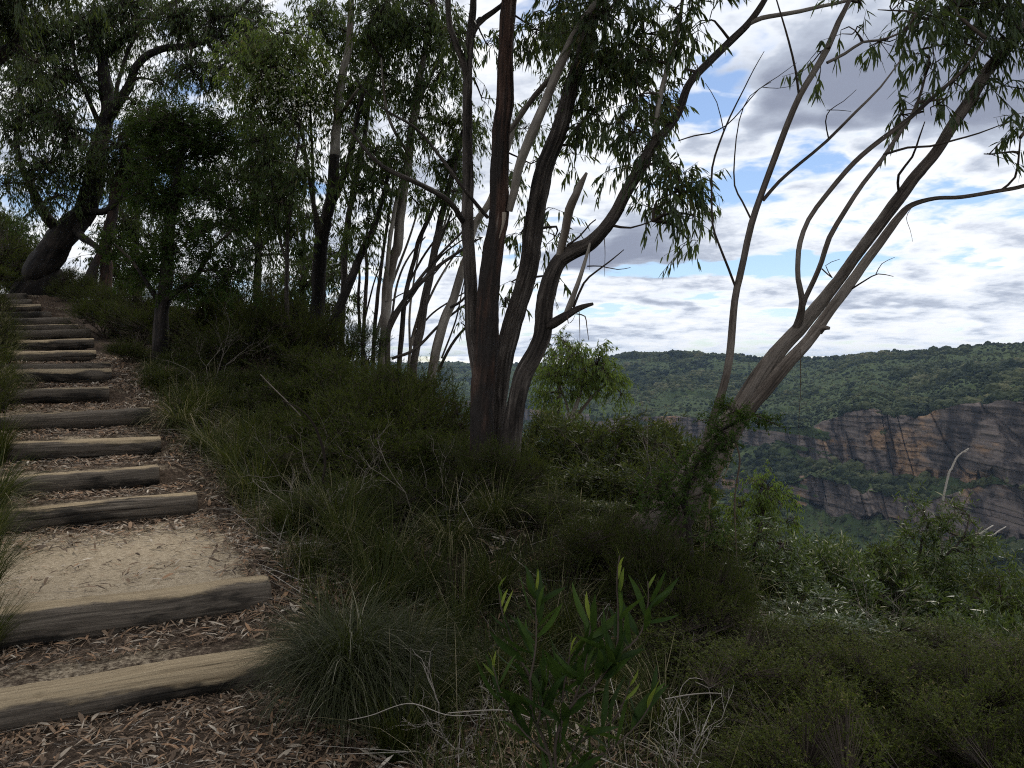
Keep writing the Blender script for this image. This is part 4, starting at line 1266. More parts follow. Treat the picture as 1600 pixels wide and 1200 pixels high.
make_tree('overhanging_gum_tree', 'thick limb and leaves reaching in at the top left corner from outside the picture', b + np.array([0, 0, .15]),
          [('trunk', 'bark_grey', [np.append(b, .22)] + limb([(-160, 420, 12.5, 42), (-130, 280, 12.5, 36), (-95, 180, 12.5, 30), (-50, 120, 12.5, 24), (0, 88, 12.5, 20), (18, 70, 12.4, 17), (27, 40, 12.3, 14), (29, 10, 12.3, 12), (20, -60, 12.3, 9)]), 16, .12, .05),
           ('branch', 'bark_grey', limb([(20, 60, 12.4, 10), (10, 30, 12.3, 9), (-5, 5, 12.3, 8), (-30, -40, 12.3, 6)]), 8, .1, 0)],
          [(20, 15, 46, 12.3, 1.1), (55, -10, 44, 12.3, 1.0), (-20, 30, 40, 12.3, 1.0), (60, 100, 28, 12.4, .6), (0, 140, 24, 12.4, .6)], (.10, .020), 'gum', fine=True, spray=(.2, .4), twig_r=.008, link_r=.02, dense=1.8, canopy=[(-6.0, 11.0, 8.0, 1.6, 1.4), (-8.0, 10.5, 8.2, 1.6, 1.4), (-5.0, 8.6, 8.4, 1.5, 1.4), (-7.0, 8.4, 8.6, 1.6, 1.4), (-4.6, 6.6, 8.6, 1.3, 1.3), (-6.2, 6.2, 8.8, 1.5, 1.3), (-9.2, 12.5, 7.6, 1.5, 1.3)])

# ---- dense cypress-like tree beside the path -------------------------------------------------------
b = rooted(252, 11.2)
make_tree('cypress_pine', 'dense dark green cypress pine with black trunk right of the steps', b + np.array([0, 0, .15]),
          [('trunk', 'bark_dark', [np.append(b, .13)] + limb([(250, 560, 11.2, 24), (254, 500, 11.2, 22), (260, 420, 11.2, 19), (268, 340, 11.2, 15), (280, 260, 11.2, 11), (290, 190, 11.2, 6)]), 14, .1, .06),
           ('branch', 'bark_dark', limb([(256, 470, 11.2, 12), (285, 450, 11.0, 10), (310, 425, 10.9, 8), (330, 390, 10.9, 5)]), 8, .1, 0),
           ('branch', 'bark_dark', limb([(255, 480, 11.2, 10), (235, 450, 11.0, 8), (215, 420, 10.9, 5)]), 8, .1, 0)],
          [(275, 200, 58, 11.2, 1.3), (305, 225, 55, 11.1, 1.3), (245, 240, 46, 11.2, 1.2), (345, 205, 38, 11.1, 1.2), (225, 300, 38, 11.2, 1.0), (290, 290, 42, 11.1, 1.2), (325, 370, 50, 11.0, 1.2), (260, 385, 40, 11.1, 1.1),
           (212, 420, 44, 11.0, 1.2), (350, 430, 46, 10.9, 1.2), (300, 450, 40, 11.0, 1.0), (255, 320, 36, 11.1, 1.1), (330, 300, 40, 11.0, 1.0), (230, 190, 34, 11.2, .9), (365, 330, 36, 11, .9), (180, 380, 30, 11.2, .9)],
          (.055, .013), 'needle', dense=2.0, droop=.1, fine=True, per_spray=16, spread=.6, spray=(.10, .22), link_r=.018)

# ---- gum with fresh green, blossoming crown --------------------------------------------------------
d5 = 12.6
b = rooted(492, d5)
t5 = make_tree('blossoming_gum_tree', 'gum with bright green crown dotted with white blossom, dark lower trunk', b + np.array([0, 0, .15]),
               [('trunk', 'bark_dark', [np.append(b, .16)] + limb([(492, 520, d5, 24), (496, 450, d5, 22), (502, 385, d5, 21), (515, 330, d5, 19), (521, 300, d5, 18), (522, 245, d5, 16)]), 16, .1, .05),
                ('trunk', 'bark_pale', limb([(522, 250, d5, 15.5), (524, 222, d5, 15.5), (528, 190, d5, 14.5), (535, 115, d5, 13), (546, 70, d5, 11), (550, 0, d5, 10), (556, -80, d5, 7)]), 12, .05, 0),
                ('branch', 'bark_dark', limb([(519, 320, d5, 10), (545, 250, 12.4, 9), (560, 180, 12.3, 7), (572, 120, 12.3, 5)]), 8, .06, 0),
                ('branch', 'bark_pale', limb([(530, 182, d5, 6), (545, 160, 12.4, 6), (560, 138, 12.3, 4)]), 8, .06, 0),
                ('branch', 'bark_grey', limb([(505, 385, d5, 9), (490, 320, 12.4, 7), (482, 270, 12.3, 6), (470, 200, 12.2, 4), (455, 160, 12.2, 3)]), 8, .06, 0),
                ('branch', 'bark_grey', limb([(500, 400, d5, 8), (492, 345, 12.7, 6), (489, 270, 12.7, 5), (486, 190, 12.7, 4), (484, 140, 12.7, 3)]), 8, .06, 0),
                ('branch', 'bark_grey', limb([(470, 205, 12.2, 4), (440, 165, 12.1, 4), (410, 130, 12.0, 3)]), 8, .06, 0)],
               [(430, 130, 66, 12.2, 1.5), (480, 155, 48, 12.3, 1.4), (400, 95, 46, 12.1, 1.3), (470, 85, 40, 12.3, 1.1), (440, 190, 42, 12.1, 1.1), (385, 150, 36, 12.0, 1.2), (500, 120, 34, 12.4, 1.0), (410, 60, 36, 12.2, .9), (450, 60, 34, 12.2, .9)],
               (.105, .019), 'gum_fresh', fine=True, spray=(.16, .36), twig_r=.007, link_r=.016, dense=1.7)
g = Geo()
n = 520
cc = np.array([P(*a, 11.55) for a in [(430, 142), (470, 150), (445, 165), (420, 128), (460, 132), (480, 168), (440, 170), (465, 165)]])
k = rng.integers(0, len(cc), n)
nodes = cc[k] + rng.normal(size=(n, 3)) * .055 + rng.normal(size=(len(cc) * 5, 3))[rng.integers(0, len(cc) * 5, n)] * np.array([.34, .10, .17])
leaves(g, nodes, rdir(n), rdir(n), .030, .022, rng.random(n), True)
tag(g.build('blossom', M['flower'], first_part(t5, 'crown')), kind='stuff')

# ---- the stand of slim gums between the steps and the big gum --------------------------------------
GROUP = 'slim gums in the stand behind the bank'


def slim(name, label, px0, d, main, bark, branches=(), clumps=(), mat='gum_grey', leaf=(.11, .020), **kw):
    b_ = rooted(px0, d)
    st_ = [('trunk', bark, [np.append(b_, main[0][2] * .6 * d / F)] + limb([(x, y, d + dd_, w) for x, y, w, dd_ in [(m[0], m[1], m[2], m[3] if len(m) > 3 else 0) for m in main]]), 12, .07, .03)]
    for br in branches:
        st_.append(('branch', br[0], limb([(m[0], m[1], d + (m[3] if len(m) > 3 else 0), m[2]) for m in br[1]]), 7, .06, 0))
    return make_tree(name, label, b_ + np.array([0, 0, .15]), st_, [(c[0], c[1], c[2], d + (c[4] if len(c) > 4 else 0), c[3]) for c in clumps], leaf, mat, fine=True, group=GROUP, spray=(.16, .36), twig_r=.006, link_r=.014, dense=2.2, **kw)


slim('slim_gum_tree', 'tallest pale smooth-barked slim gum, upright with twin stem, left of the big gum', 596, 12.2,
     [(597, 570, 15), (602, 505, 16), (607, 435, 17), (614, 400, 17), (621, 385, 16), (628, 315, 14.5), (639, 245, 13), (648, 175, 12), (660, 105, 10.5), (669, 45, 9), (677, 0, 8), (684, -70, 6)], 'bark_pale',
     [('bark_pale', [(604, 470, 7, -.1), (606, 416, 7, -.15), (616, 332, 6.5, -.2), (628, 280, 6, -.1), (640, 235, 4)]), ('bark_pale', [(648, 175, 5), (668, 130, 5), (690, 90, 4)]), ('bark_pale', [(640, 245, 5), (610, 190, 5, -.3), (600, 140, 4, -.4), (596, 90, 3, -.4)])],
     [(640, 55, 52, 1.2), (600, 40, 48, 1.1), (690, 50, 42, 1.0), (660, 140, 42, 1.1), (695, 185, 40, 1.1), (600, 125, 38, .9), (640, 205, 32, .8), (690, 120, 34, .9), (620, 5, 40, 1.0), (670, 5, 40, 1.0)])
slim('slim_gum_tree', 'slim brown gum just left of the big gum, its crown behind it', 645, 12.6,
     [(646, 575, 12), (655, 522, 12.5), (663, 470, 13), (674, 417, 12), (688, 350, 10.5), (698, 308, 10), (709, 262, 9.5), (719, 224, 8), (735, 160, 6)], 'bark_grey',
     [('bark_grey', [(676, 410, 5), (695, 360, 4, -.2), (706, 330, 3, -.3)])],
     [(695, 255, 34, 1.0), (710, 300, 26, .7), (680, 300, 24, .5), (735, 190, 34, .8), (700, 345, 18, .5)])
slim('slim_gum_tree', 'pale gum leaning right and passing behind the big gum', 655, 11.6,
     [(662, 640, 15), (677, 575, 14.5), (688, 522, 15), (698, 487, 14.5), (711, 452, 13.5), (721, 421, 13), (744, 350, 11.5), (765, 315, 10.5), (790, 240, 10), (817, 175, 9), (859, 122, 7.5), (890, 60, 6)], 'bark_pale',
     [('bark_grey', [(700, 482, 5), (722, 470, 4, -.2), (745, 440, 3, -.2)])],
     [(820, 200, 30, .6), (860, 130, 34, .7), (800, 290, 24, .5), (880, 70, 40, .8)])
slim('slim_gum_tree', 'very thin grey gum between the pale upright gum and the brown one', 620, 12.9,
     [(621, 600, 8), (628, 522, 8), (635, 452, 7.5), (648, 403, 7), (653, 380, 7), (670, 343, 6.5), (695, 283, 5), (710, 240, 4)], 'bark_grey',
     [('bark_grey', [(640, 440, 4), (665, 395, 3.5), (700, 350, 2.5), (730, 325, 2)]), ('bark_grey', [(632, 480, 4), (660, 440, 3.5), (690, 400, 3), (722, 375, 2)])],
     [(715, 240, 26, .6), (705, 380, 16, .4)])
slim('slim_gum_tree', 'dark reddish gum leaning right out of the scrub, below the blossoming gum', 516, 12.0,
     [(520, 515, 15), (532, 475, 14), (545, 440, 13), (560, 405, 12), (576, 374, 11), (590, 340, 9), (600, 300, 7), (612, 250, 5)], 'bark_dark',
     [('bark_grey', [(588, 345, 4), (582, 310, 3.5), (586, 270, 3)]), ('bark_grey', [(596, 320, 4), (606, 290, 3), (600, 250, 2)])],
     [(590, 245, 40, 1.0), (560, 300, 34, .9), (600, 290, 30, .8), (580, 375, 26, .7), (570, 340, 26, .7), (620, 250, 26, .7)])
slim('slim_gum_tree', 'slim grey-brown gum close to the right of the blossoming gum', 533, 13.2,
     [(534, 520, 10), (536, 440, 10), (540, 390, 10), (548, 320, 9.5), (560, 260, 8.5), (570, 210, 7), (578, 150, 6), (590, 90, 5)], 'bark_grey',
     [('bark_grey', [(546, 330, 4), (535, 280, 3), (530, 230, 2)])],
     [(550, 200, 38, .9), (575, 130, 40, 1.0), (540, 55, 46, 1.1), (500, 30, 44, 1.1), (560, 150, 36, .9), (540, 260, 28, .7), (590, 70, 40, .9), (545, 350, 24, .7)])
slim('slim_gum_tree', 'thin pole gum standing in front of the cypress pine side of the stand', 446, 11.6,
     [(449, 500, 7), (448, 413, 6.5), (452, 340, 6), (458, 290, 5.5), (462, 250, 4), (468, 210, 3)], 'bark_grey',
     [('bark_grey', [(450, 420, 4), (432, 350, 4), (424, 280, 3.5), (414, 217, 3), (405, 180, 2)])],
     [(480, 280, 36, .9), (440, 320, 40, 1.0), (420, 260, 36, .9), (400, 220, 32, .8), (470, 230, 28, .7), (455, 370, 30, .8), (410, 310, 32, .8)])
slim('slim_gum_tree', 'thin forked sapling with bare stems against the bright cloud, left of the pale gums', 566, 13.4,
     [(568, 530, 6), (570, 470, 6), (574, 420, 5.5), (572, 380, 4), (576, 340, 3)], 'bark_grey',
     [('bark_grey', [(562, 520, 5), (560, 470, 5), (562, 430, 4), (558, 400, 3)]), ('bark_grey', [(570, 500, 3), (585, 440, 2.5), (600, 400, 2)])],
     [(575, 420, 14, .5), (560, 455, 12, .5)])
slim('slim_gum_tree', 'fan of thin bare stems leaning right, low beside the big gum', 606, 11.8,
     [(607, 520, 8), (625, 480, 7.5), (650, 450, 7), (680, 420, 6), (715, 395, 5), (745, 375, 4)], 'bark_grey',
     [('bark_grey', [(609, 515, 6), (632, 470, 6), (660, 430, 5), (690, 395, 4), (725, 360, 3)]), ('bark_grey', [(612, 560, 5), (650, 545, 5), (690, 505, 4), (726, 477, 3.4), (745, 468, 2.6)]), ('bark_grey', [(684, 582, 5), (705, 540, 4.5), (728, 512, 4), (748, 495, 3)]), ('bark_grey', [(610, 505, 4), (622, 440, 3.5), (640, 400, 3), (665, 370, 2)]), ('bark_grey', [(690, 560, 3), (712, 500, 2.6), (722, 455, 2), (730, 420, 1.4)])],
     [(745, 370, 16, .4), (720, 505, 10, .5)])

slim('slim_gum_tree', 'cluster of thin pale stems fanning right beside the pale upright gum', 640, 13.8,
     [(640, 560, 5), (652, 500, 5), (668, 440, 4.5), (686, 380, 4), (700, 330, 3), (712, 290, 2)], 'bark_pale',
     [('bark_pale', [(644, 540, 4), (665, 480, 4), (690, 430, 3.4), (720, 385, 2.6)]), ('bark_pale', [(641, 550, 4), (640, 490, 3.6), (648, 430, 3), (660, 370, 2.4), (672, 320, 2)]), ('bark_grey', [(648, 520, 3), (676, 490, 3), (705, 470, 2.4), (730, 455, 2)]), ('bark_grey', [(655, 490, 3), (672, 420, 2.6), (678, 370, 2)]), ('bark_grey', [(668, 440, 2.6), (700, 405, 2), (726, 400, 1.4)])],
     [(705, 300, 22, .6), (675, 320, 18, .5), (722, 395, 12, .4)])
slim('slim_gum_tree', 'pair of thin grey stems close left of the pale upright gum', 582, 13.0,
     [(584, 545, 6), (588, 490, 6), (594, 430, 5.5), (602, 370, 5), (612, 310, 4), (618, 250, 3)], 'bark_grey',
     [('bark_pale', [(585, 535, 5), (600, 480, 5), (618, 430, 4.4), (640, 370, 3.6), (655, 320, 2.6)]), ('bark_grey', [(600, 480, 2.6), (622, 462, 2), (645, 452, 1.4)])],
     [(615, 245, 30, .8), (650, 300, 24, .6), (600, 330, 20, .5)])

# ---- thicket behind the stand ----------------------------------------------------------------------
def thicket(label, px0, d, trunk, clumps, mat='gum_grey'):
    b_ = rooted(px0, d)
    st_ = [('trunk', 'bark_grey', [np.append(b_, .10)] + limb([(x, y, d, w) for x, y, w in trunk[0]]), 10, .08, .03)]
    for br in trunk[1:]:
        st_.append(('branch', 'bark_grey', limb([(x, y, d + .2, w) for x, y, w in br]), 7, .06, 0))
    make_tree('thicket_gum_tree', label, b_ + np.array([0, 0, .15]), st_, [(x, y, r, d + rng.normal() * .5, c) for x, y, r, c in clumps], (.11, .021), mat, fine=True, group='gums in the thicket', spray=(.2, .45), twig_r=.008, link_r=.02, dense=2.0)


thicket('bushy gum filling the gap between the cypress pine and the blossoming gum', 400, 16.5, [[(402, 440, 12), (404, 380, 10), (400, 320, 8), (395, 260, 6)], [(403, 400, 6), (430, 340, 5), (450, 290, 3)], [(404, 390, 6), (370, 340, 5), (350, 290, 3)]],
        [(400, 260, 44, 1.0), (440, 290, 40, 1.0), (360, 280, 40, 1.0), (390, 330, 40, .9), (440, 350, 38, .9), (350, 350, 36, .8), (410, 390, 36, .8), (460, 410, 34, .8), (370, 400, 34, .7), (420, 220, 36, 1.0), (480, 340, 32, .8), (380, 210, 36, 1.0)])
thicket('bushy gum behind the cypress pine, left of it', 215, 19.0, [[(215, 430, 12), (212, 370, 10), (218, 300, 8), (225, 250, 5)], [(213, 380, 6), (190, 330, 4), (180, 290, 3)]],
        [(215, 270, 38, 1.0), (185, 300, 34, 1.0), (240, 310, 34, .9), (200, 350, 36, .9), (170, 350, 30, .8), (235, 370, 34, .8), (190, 400, 32, .8), (160, 400, 26, .7), (220, 420, 30, .8)])
thicket('leafy gum low behind the slim stand, under the blossoming gum', 470, 15.5, [[(472, 480, 9), (474, 420, 7), (476, 360, 5)], [(474, 430, 5), (500, 380, 4), (520, 350, 3)]],
        [(470, 440, 36, 1.0), (500, 400, 34, .9), (440, 460, 36, .9), (520, 440, 30, .8), (545, 400, 26, .7), (480, 490, 34, .9), (530, 480, 28, .8), (420, 500, 32, .8)])
thicket('dark bushy gum at the far left edge above the steps', -20, 22.0, [[(-18, 440, 12), (-12, 400, 10), (-5, 360, 8)], [(-12, 400, 6), (20, 370, 4)]],
        [(5, 365, 40, 1.3), (-20, 400, 40, 1.2), (35, 395, 28, 1.1), (20, 425, 30, 1.0), (45, 430, 22, .9), (5, 340, 24, .9)], 'needle')

# ---- small sunlit trees on the slope below ---------------------------------------------------------
b = rooted(880, 15.5)
make_tree('small_sunlit_gum_tree', 'small gum with yellow-green rounded crown against the far forest, right of the big gum', b + np.array([0, 0, .15]),
          [('trunk', 'bark_pale', [np.append(b, .08)] + limb([(888, 700, 15.5, 10), (893, 660, 15.5, 8), (905, 620, 15.5, 6), (915, 580, 15.5, 4)]), 9, .06, 0),
           ('branch', 'bark_pale', limb([(893, 662, 15.5, 6), (912, 635, 15.3, 5), (935, 610, 15.2, 4), (955, 595, 15.2, 2)]), 7, .06, 0),
           ('branch', 'bark_pale', limb([(892, 665, 15.5, 5), (885, 630, 15.6, 4), (872, 600, 15.7, 3)]), 7, .06, 0)],
          [(895, 562, 36, 15.4, 1.2), (930, 570, 34, 15.3, 1.4), (955, 592, 26, 15.2, 1.3), (870, 590, 34, 15.6, 1.2), (925, 602, 28, 15.4, .9), (968, 612, 16, 15.2, 1.0), (880, 535, 20, 15.6, .7), (855, 620, 26, 15.7, .9)],
          (.10, .022), 'gum_fresh', dense=1.6, fine=True, spray=(.16, .34), twig_r=.008, link_r=.02)
b = rooted(868, 17.5)
make_tree('grey_gum_sapling', 'lacy grey-green sapling top behind the small sunlit gum', b + np.array([0, 0, .15]),
          [('trunk', 'bark_grey', [np.append(b, .06)] + limb([(872, 640, 17.5, 7), (876, 580, 17.5, 5), (878, 540, 17.5, 3)]), 8, .06, 0)],
          [(876, 528, 26, 17.5, .6), (860, 560, 28, 17.5, .7), (890, 545, 20, 17.5, .6), (845, 590, 26, 17.5, .8)], (.10, .018), 'gum_grey', fine=True, spray=(.16, .34), twig_r=.008, link_r=.018)
b = rooted(1180, 12.5)
make_tree('small_sunlit_gum_tree', 'small round yellow-green tree in front of the lower cliff, under the leaning gum', b + np.array([0, 0, .15]),
          [('trunk', 'bark_grey', [np.append(b, .06)] + limb([(1176, 900, 12.5, 10), (1180, 840, 12.5, 8), (1188, 800, 12.5, 5), (1195, 765, 12.5, 3)]), 8, .06, 0),
           ('branch', 'bark_grey', limb([(1180, 842, 12.5, 5), (1205, 815, 12.4, 4), (1222, 790, 12.4, 2)]), 7, .06, 0)],
          [(1190, 760, 30, 12.4, 1.2), (1215, 785, 24, 12.4, 1.2), (1160, 790, 32, 12.5, 1.0), (1190, 800, 30, 12.4, 1.0), (1225, 815, 20, 12.4, .8), (1150, 835, 30, 12.5, .8)],
          (.085, .020), 'gum_fresh', dense=1.6, fine=True, spray=(.14, .30), twig_r=.007, link_r=.014)

# ---- dark needle-leaved bush grown up round the leaning trunks ---------------------------------------
b = rooted(1085, 5.0)
make_tree('needle_bush', 'dark needle-leaved bush grown round the leaning twin trunks', b + np.array([0, 0, .15]),
          [('trunk', 'bark_dark', [np.append(b, .03)] + limb([(1078, 840, 5.0, 10), (1070, 780, 5.0, 9), (1090, 720, 5.0, 7), (1130, 670, 5.0, 5), (1175, 650, 5.0, 3)]), 8, .08, 0),
           ('branch', 'bark_dark', limb([(1074, 800, 5.0, 6), (1050, 770, 4.95, 5), (1030, 745, 4.9, 3)]), 7, .06, 0),
           ('branch', 'bark_dark', limb([(1090, 722, 5.0, 5), (1120, 700, 4.95, 4), (1150, 690, 4.9, 3)]), 7, .06, 0)],
          [(1150, 642, 30, 5.0, 1.0), (1188, 650, 20, 5.0, .7), (1120, 668, 32, 4.95, 1.0), (1095, 705, 34, 4.95, .9), (1070, 742, 34, 4.9, .9), (1035, 765, 30, 4.9, .8), (1100, 765, 28, 4.95, .7), (1060, 800, 32, 4.9, .8), (1110, 820, 28, 4.9, .8), (1140, 690, 22, 4.9, .6), (1020, 800, 24, 4.9, .7), (1208, 662, 12, 5.0, .5)],
          (.030, .007), 'needle', cat='shrub', dense=1.7, droop=.1, fine=True, per_spray=16, spread=.6, spray=(.05, .12), twig_r=.003, link_r=.006)
b = rooted(1165, 6.6)
make_tree('narrow_leaved_tree', 'dark narrow-leaved small tree under the leaning gum, left of the round yellow-green one', b + np.array([0, 0, .15]),
          [('trunk', 'bark_grey', [np.append(b, .03)] + limb([(1165, 960, 6.6, 9), (1172, 900, 6.6, 7), (1180, 850, 6.6, 5), (1190, 815, 6.6, 3)]), 8, .08, 0),
           ('branch', 'bark_grey', limb([(1170, 910, 6.6, 5), (1205, 870, 6.5, 4), (1225, 850, 6.5, 3)]), 7, .06, 0)],
          [(1185, 830, 36, 6.6, .8), (1225, 855, 34, 6.5, .8), (1160, 870, 38, 6.6, .9), (1205, 900, 40, 6.5, .9), (1150, 920, 40, 6.6, .9), (1240, 900, 34, 6.5, .8), (1190, 950, 44, 6.5, .9), (1130, 870, 34, 6.7, .8)],
          (.075, .011), 'narrow', droop=.35, spray=(.10, .2), twig_r=.004, link_r=.008, spread=.8, dense=1.3)
b = rooted(1470, 7.9)
make_tree('tall_wattle_bush', 'tall dark wattle with pale glinting leaf tips before the cliff, at far right', b + np.array([0, 0, .15]),
          [('trunk', 'bark_grey', [np.append(b, .03)] + limb([(1456, 1010, 7.9, 8), (1450, 950, 7.9, 7), (1436, 890, 7.9, 6), (1440, 850, 7.9, 4), (1452, 815, 7.9, 3)]), 8, .08, 0),
           ('branch', 'bark_grey', limb([(1440, 900, 7.9, 5), (1475, 870, 7.8, 4), (1505, 840, 7.8, 3), (1515, 805, 7.8, 2)]), 7, .06, 0),
           ('branch', 'bark_grey', limb([(1438, 895, 7.9, 4), (1415, 860, 7.9, 3), (1400, 845, 7.9, 2)]), 7, .06, 0)],
          [(1450, 805, 30, 7.9, .9), (1480, 830, 32, 7.8, .9), (1515, 805, 26, 7.8, .9), (1425, 840, 30, 7.9, .8), (1460, 860, 32, 7.8, .8), (1505, 860, 30, 7.8, .8), (1405, 855, 18, 7.9, .5), (1530, 835, 18, 7.8, .6), (1540, 880, 26, 7.8, .7), (1490, 900, 30, 7.8, .7)],
          (.085, .011), 'narrow', cat='shrub', droop=-.1, spray=(.10, .2), twig_r=.004, link_r=.008, spread=.8, dense=1.3, hue=.08)
for k_, (lab_, px_, d_, cl_) in enumerate([
        ('thin-stemmed dark bush with blade-like leaves against the far forest, right of the big gum', 960, 8.0, [(930, 690, 34, .6), (965, 675, 30, .6), (1000, 690, 32, .6), (900, 720, 36, .7), (945, 730, 38, .8), (990, 735, 38, .8), (1020, 665, 18, .4), (880, 680, 28, .6), (1025, 720, 30, .6)]),
        ('lower bush with blade-like leaves touching the leaning trunk on its left side', 1010, 7.0, [(1000, 770, 38, .8), (1040, 745, 30, .7), (960, 780, 38, .8), (1020, 810, 36, .8), (970, 820, 40, .8), (1045, 700, 22, .5), (1060, 720, 24, .5)]),
        ('bush with blade-like leaves close against the right side of the big gum', 870, 7.6, [(870, 760, 36, .8), (900, 790, 38, .8), (850, 800, 34, .8), (920, 830, 40, .8), (870, 840, 38, .8), (840, 740, 22, .5)])]):
    b = rooted(px_, d_)
    top_ = min(cl_, key=lambda q: q[1])
    make_tree('blade_leaved_bush', lab_, b + np.array([0, 0, .15]),
              [('trunk', 'bark_grey', [np.append(b, .022)] + limb([(px_, top_[1] + 130, d_, 6), (px_ - 6, top_[1] + 80, d_, 5), (px_ + 5, top_[1] + 30, d_, 3)]), 7, .08, 0),
               ('branch', 'bark_grey', limb([(px_, top_[1] + 120, d_, 4), (px_ + 30, top_[1] + 70, d_, 3), (px_ + 50, top_[1] + 30, d_, 2)]), 6, .06, 0),
               ('branch', 'bark_grey', limb([(px_, top_[1] + 120, d_, 4), (px_ - 30, top_[1] + 80, d_, 3), (px_ - 50, top_[1] + 40, d_, 2)]), 6, .06, 0)],
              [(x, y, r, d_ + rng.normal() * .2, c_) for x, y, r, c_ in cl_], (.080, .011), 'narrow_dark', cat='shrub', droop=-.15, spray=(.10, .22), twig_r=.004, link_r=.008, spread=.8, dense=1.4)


def auto_bush(label, px, d, top, wpx, hpx, mat, leaf=(.075, .013), n=11, cov=.75, name='glossy_bush', droop=-.05):
    """a many-stemmed bush whose leaves sit in clumps at the ends of visible stems"""
    b_ = rooted(px, d)
    cl_ = []
    for k in range(n):
        a_ = rng.uniform(-1, 1)
        v_ = rng.random() ** 1.3
        cl_.append((px + a_ * wpx * .5 * (1 - .25 * (1 - v_)), top + 16 + v_ * hpx + 22 * a_ * a_, rng.uniform(.13, .24) * wpx, d + rng.normal() * wpx * .2 * d / F, cov * rng.uniform(.7, 1.2)))
    cl_.append((px + rng.normal() * wpx * .1, top + 14, .15 * wpx, d, cov))
    st_ = []
    for k in range(5):
        c_ = cl_[rng.integers(0, len(cl_))]
        e_ = P(c_[0], c_[1], c_[3])
        m1 = b_ * .62 + e_ * .38 + np.array([rng.normal() * .08, rng.normal() * .08, 0])
        m1[:2] = b_[:2] * .75 + m1[:2] * .25
        st_.append(('stem', 'bark_grey', [np.append(b_, .020), np.append(m1, .014), np.append((m1 + e_) / 2 + rng.normal(size=3) * .05, .010), np.append(e_, .004)], 7, .08, 0))
    return make_tree(name, label, b_ + np.array([0, 0, .15]), st_, cl_, leaf, mat, cat='shrub', droop=droop, fine=leaf[0] < .05, per_spray=14 if leaf[0] < .05 else 9, spray=(.08, .18), twig_r=.0035, link_r=.006, spread=.85, dense=1.35)


for lab_, px_, d_, top_, w_, h_, mt_, lf_ in [
        ('glossy bush with pale tips below the lower cliff, nearest the round yellow-green tree', 1300, 8.2, 856, 130, 120, 'narrow', (.075, .012)),
        ('yellow-green topped bush in the gap left of the tall dark wattle', 1385, 8.9, 852, 120, 110, 'gum_fresh', (.070, .016)),
        ('pale broad-leaved bush at the right picture edge, top level with the cliff foot', 1585, 7.8, 878, 130, 120, 'narrow', (.085, .020)),
        ('glinting dark-leaved bush in front of the yellow-green topped one', 1345, 6.9, 905, 160, 100, 'narrow', (.070, .014)),
        ('glinting dark-leaved bush at the foot of the tall dark wattle', 1445, 6.7, 925, 170, 100, 'narrow', (.070, .014)),
        ('glinting dark-leaved bush below the pale broad-leaved one at the right edge', 1550, 6.5, 935, 180, 100, 'narrow', (.070, .014)),
        ('dark bush with slender leaves below the round yellow-green tree', 1240, 7.0, 905, 150, 110, 'narrow_dark', (.075, .011))]:
    auto_bush(lab_, px_, d_, top_, w_, h_, mt_, lf_)
for lab_, px_, d_, top_, w_, h_ in [
        ('tall dark open bush on the bank beside the upper tussocks', 425, 8.6, 588, 130, 130), ('tall dark open bush in front of the slim gum stand, leftmost there', 515, 8.4, 570, 150, 130),
        ('tall dark open bush below the pale upright gum', 610, 8.2, 582, 150, 130), ('tall dark open bush close to the left side of the big gum', 690, 7.7, 615, 115, 130),
        ('dark bush with bare lower stems in the middle of the bank', 470, 7.2, 655, 150, 120), ('dark bush with bare lower stems halfway between path and big gum', 565, 7.0, 650, 165, 130),
        ('dark bush with bare lower stems before the big gum, on its left', 655, 6.6, 680, 150, 130), ('low dark bush above the tussocks on the bank', 540, 6.1, 745, 160, 100), ('low dark bush above the tussocks, nearer the big gum', 640, 5.9, 755, 150, 100)]:
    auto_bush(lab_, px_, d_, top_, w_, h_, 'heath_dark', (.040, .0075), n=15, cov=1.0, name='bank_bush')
for lab_, px_, d_, top_, w_, h_ in [('spindly dark bush standing before the lower cliff, right of the round yellow-green tree', 1268, 7.7, 846, 100, 120),
                                    ('spindly dark bush standing close left of the tall dark wattle', 1398, 7.5, 842, 90, 130), ('spindly dark bush at the right edge before the pale broad-leaved one', 1560, 7.0, 892, 110, 120)]:
    auto_bush(lab_, px_, d_, top_, w_, h_, 'narrow_dark', (.075, .011), n=12, cov=.7, name='spindly_bush')

# ================================================================== shrubs, grasses and ground cover
def dome(n, seed, thr=.0, shell=.40):
    """points through a lumpy dome one metre high and about one metre across"""
    p = rdir(n * 4)
    r = rng.random((n * 4, 1)) ** shell
    q = p * r * np.array([.5, .5, .46]) + np.array([0, 0, .52])
    keep = fbm(q[:, 0] * 3.4 + seed * 3, q[:, 1] * 3.4, q[:, 2] * 3.4, 2, seed) > thr
    q = q[keep][:n]
    lump = 1 + .34 * fbm(q[:, 0] * 2.2 + seed, q[:, 1] * 2.2, 0, 2, seed + 1)
    q[:, 2] *= lump
    q[:, :2] *= (1 + .18 * vnoise(q[:, 2] * 5, seed * 1.7, 0, seed))[:, None]
    return q


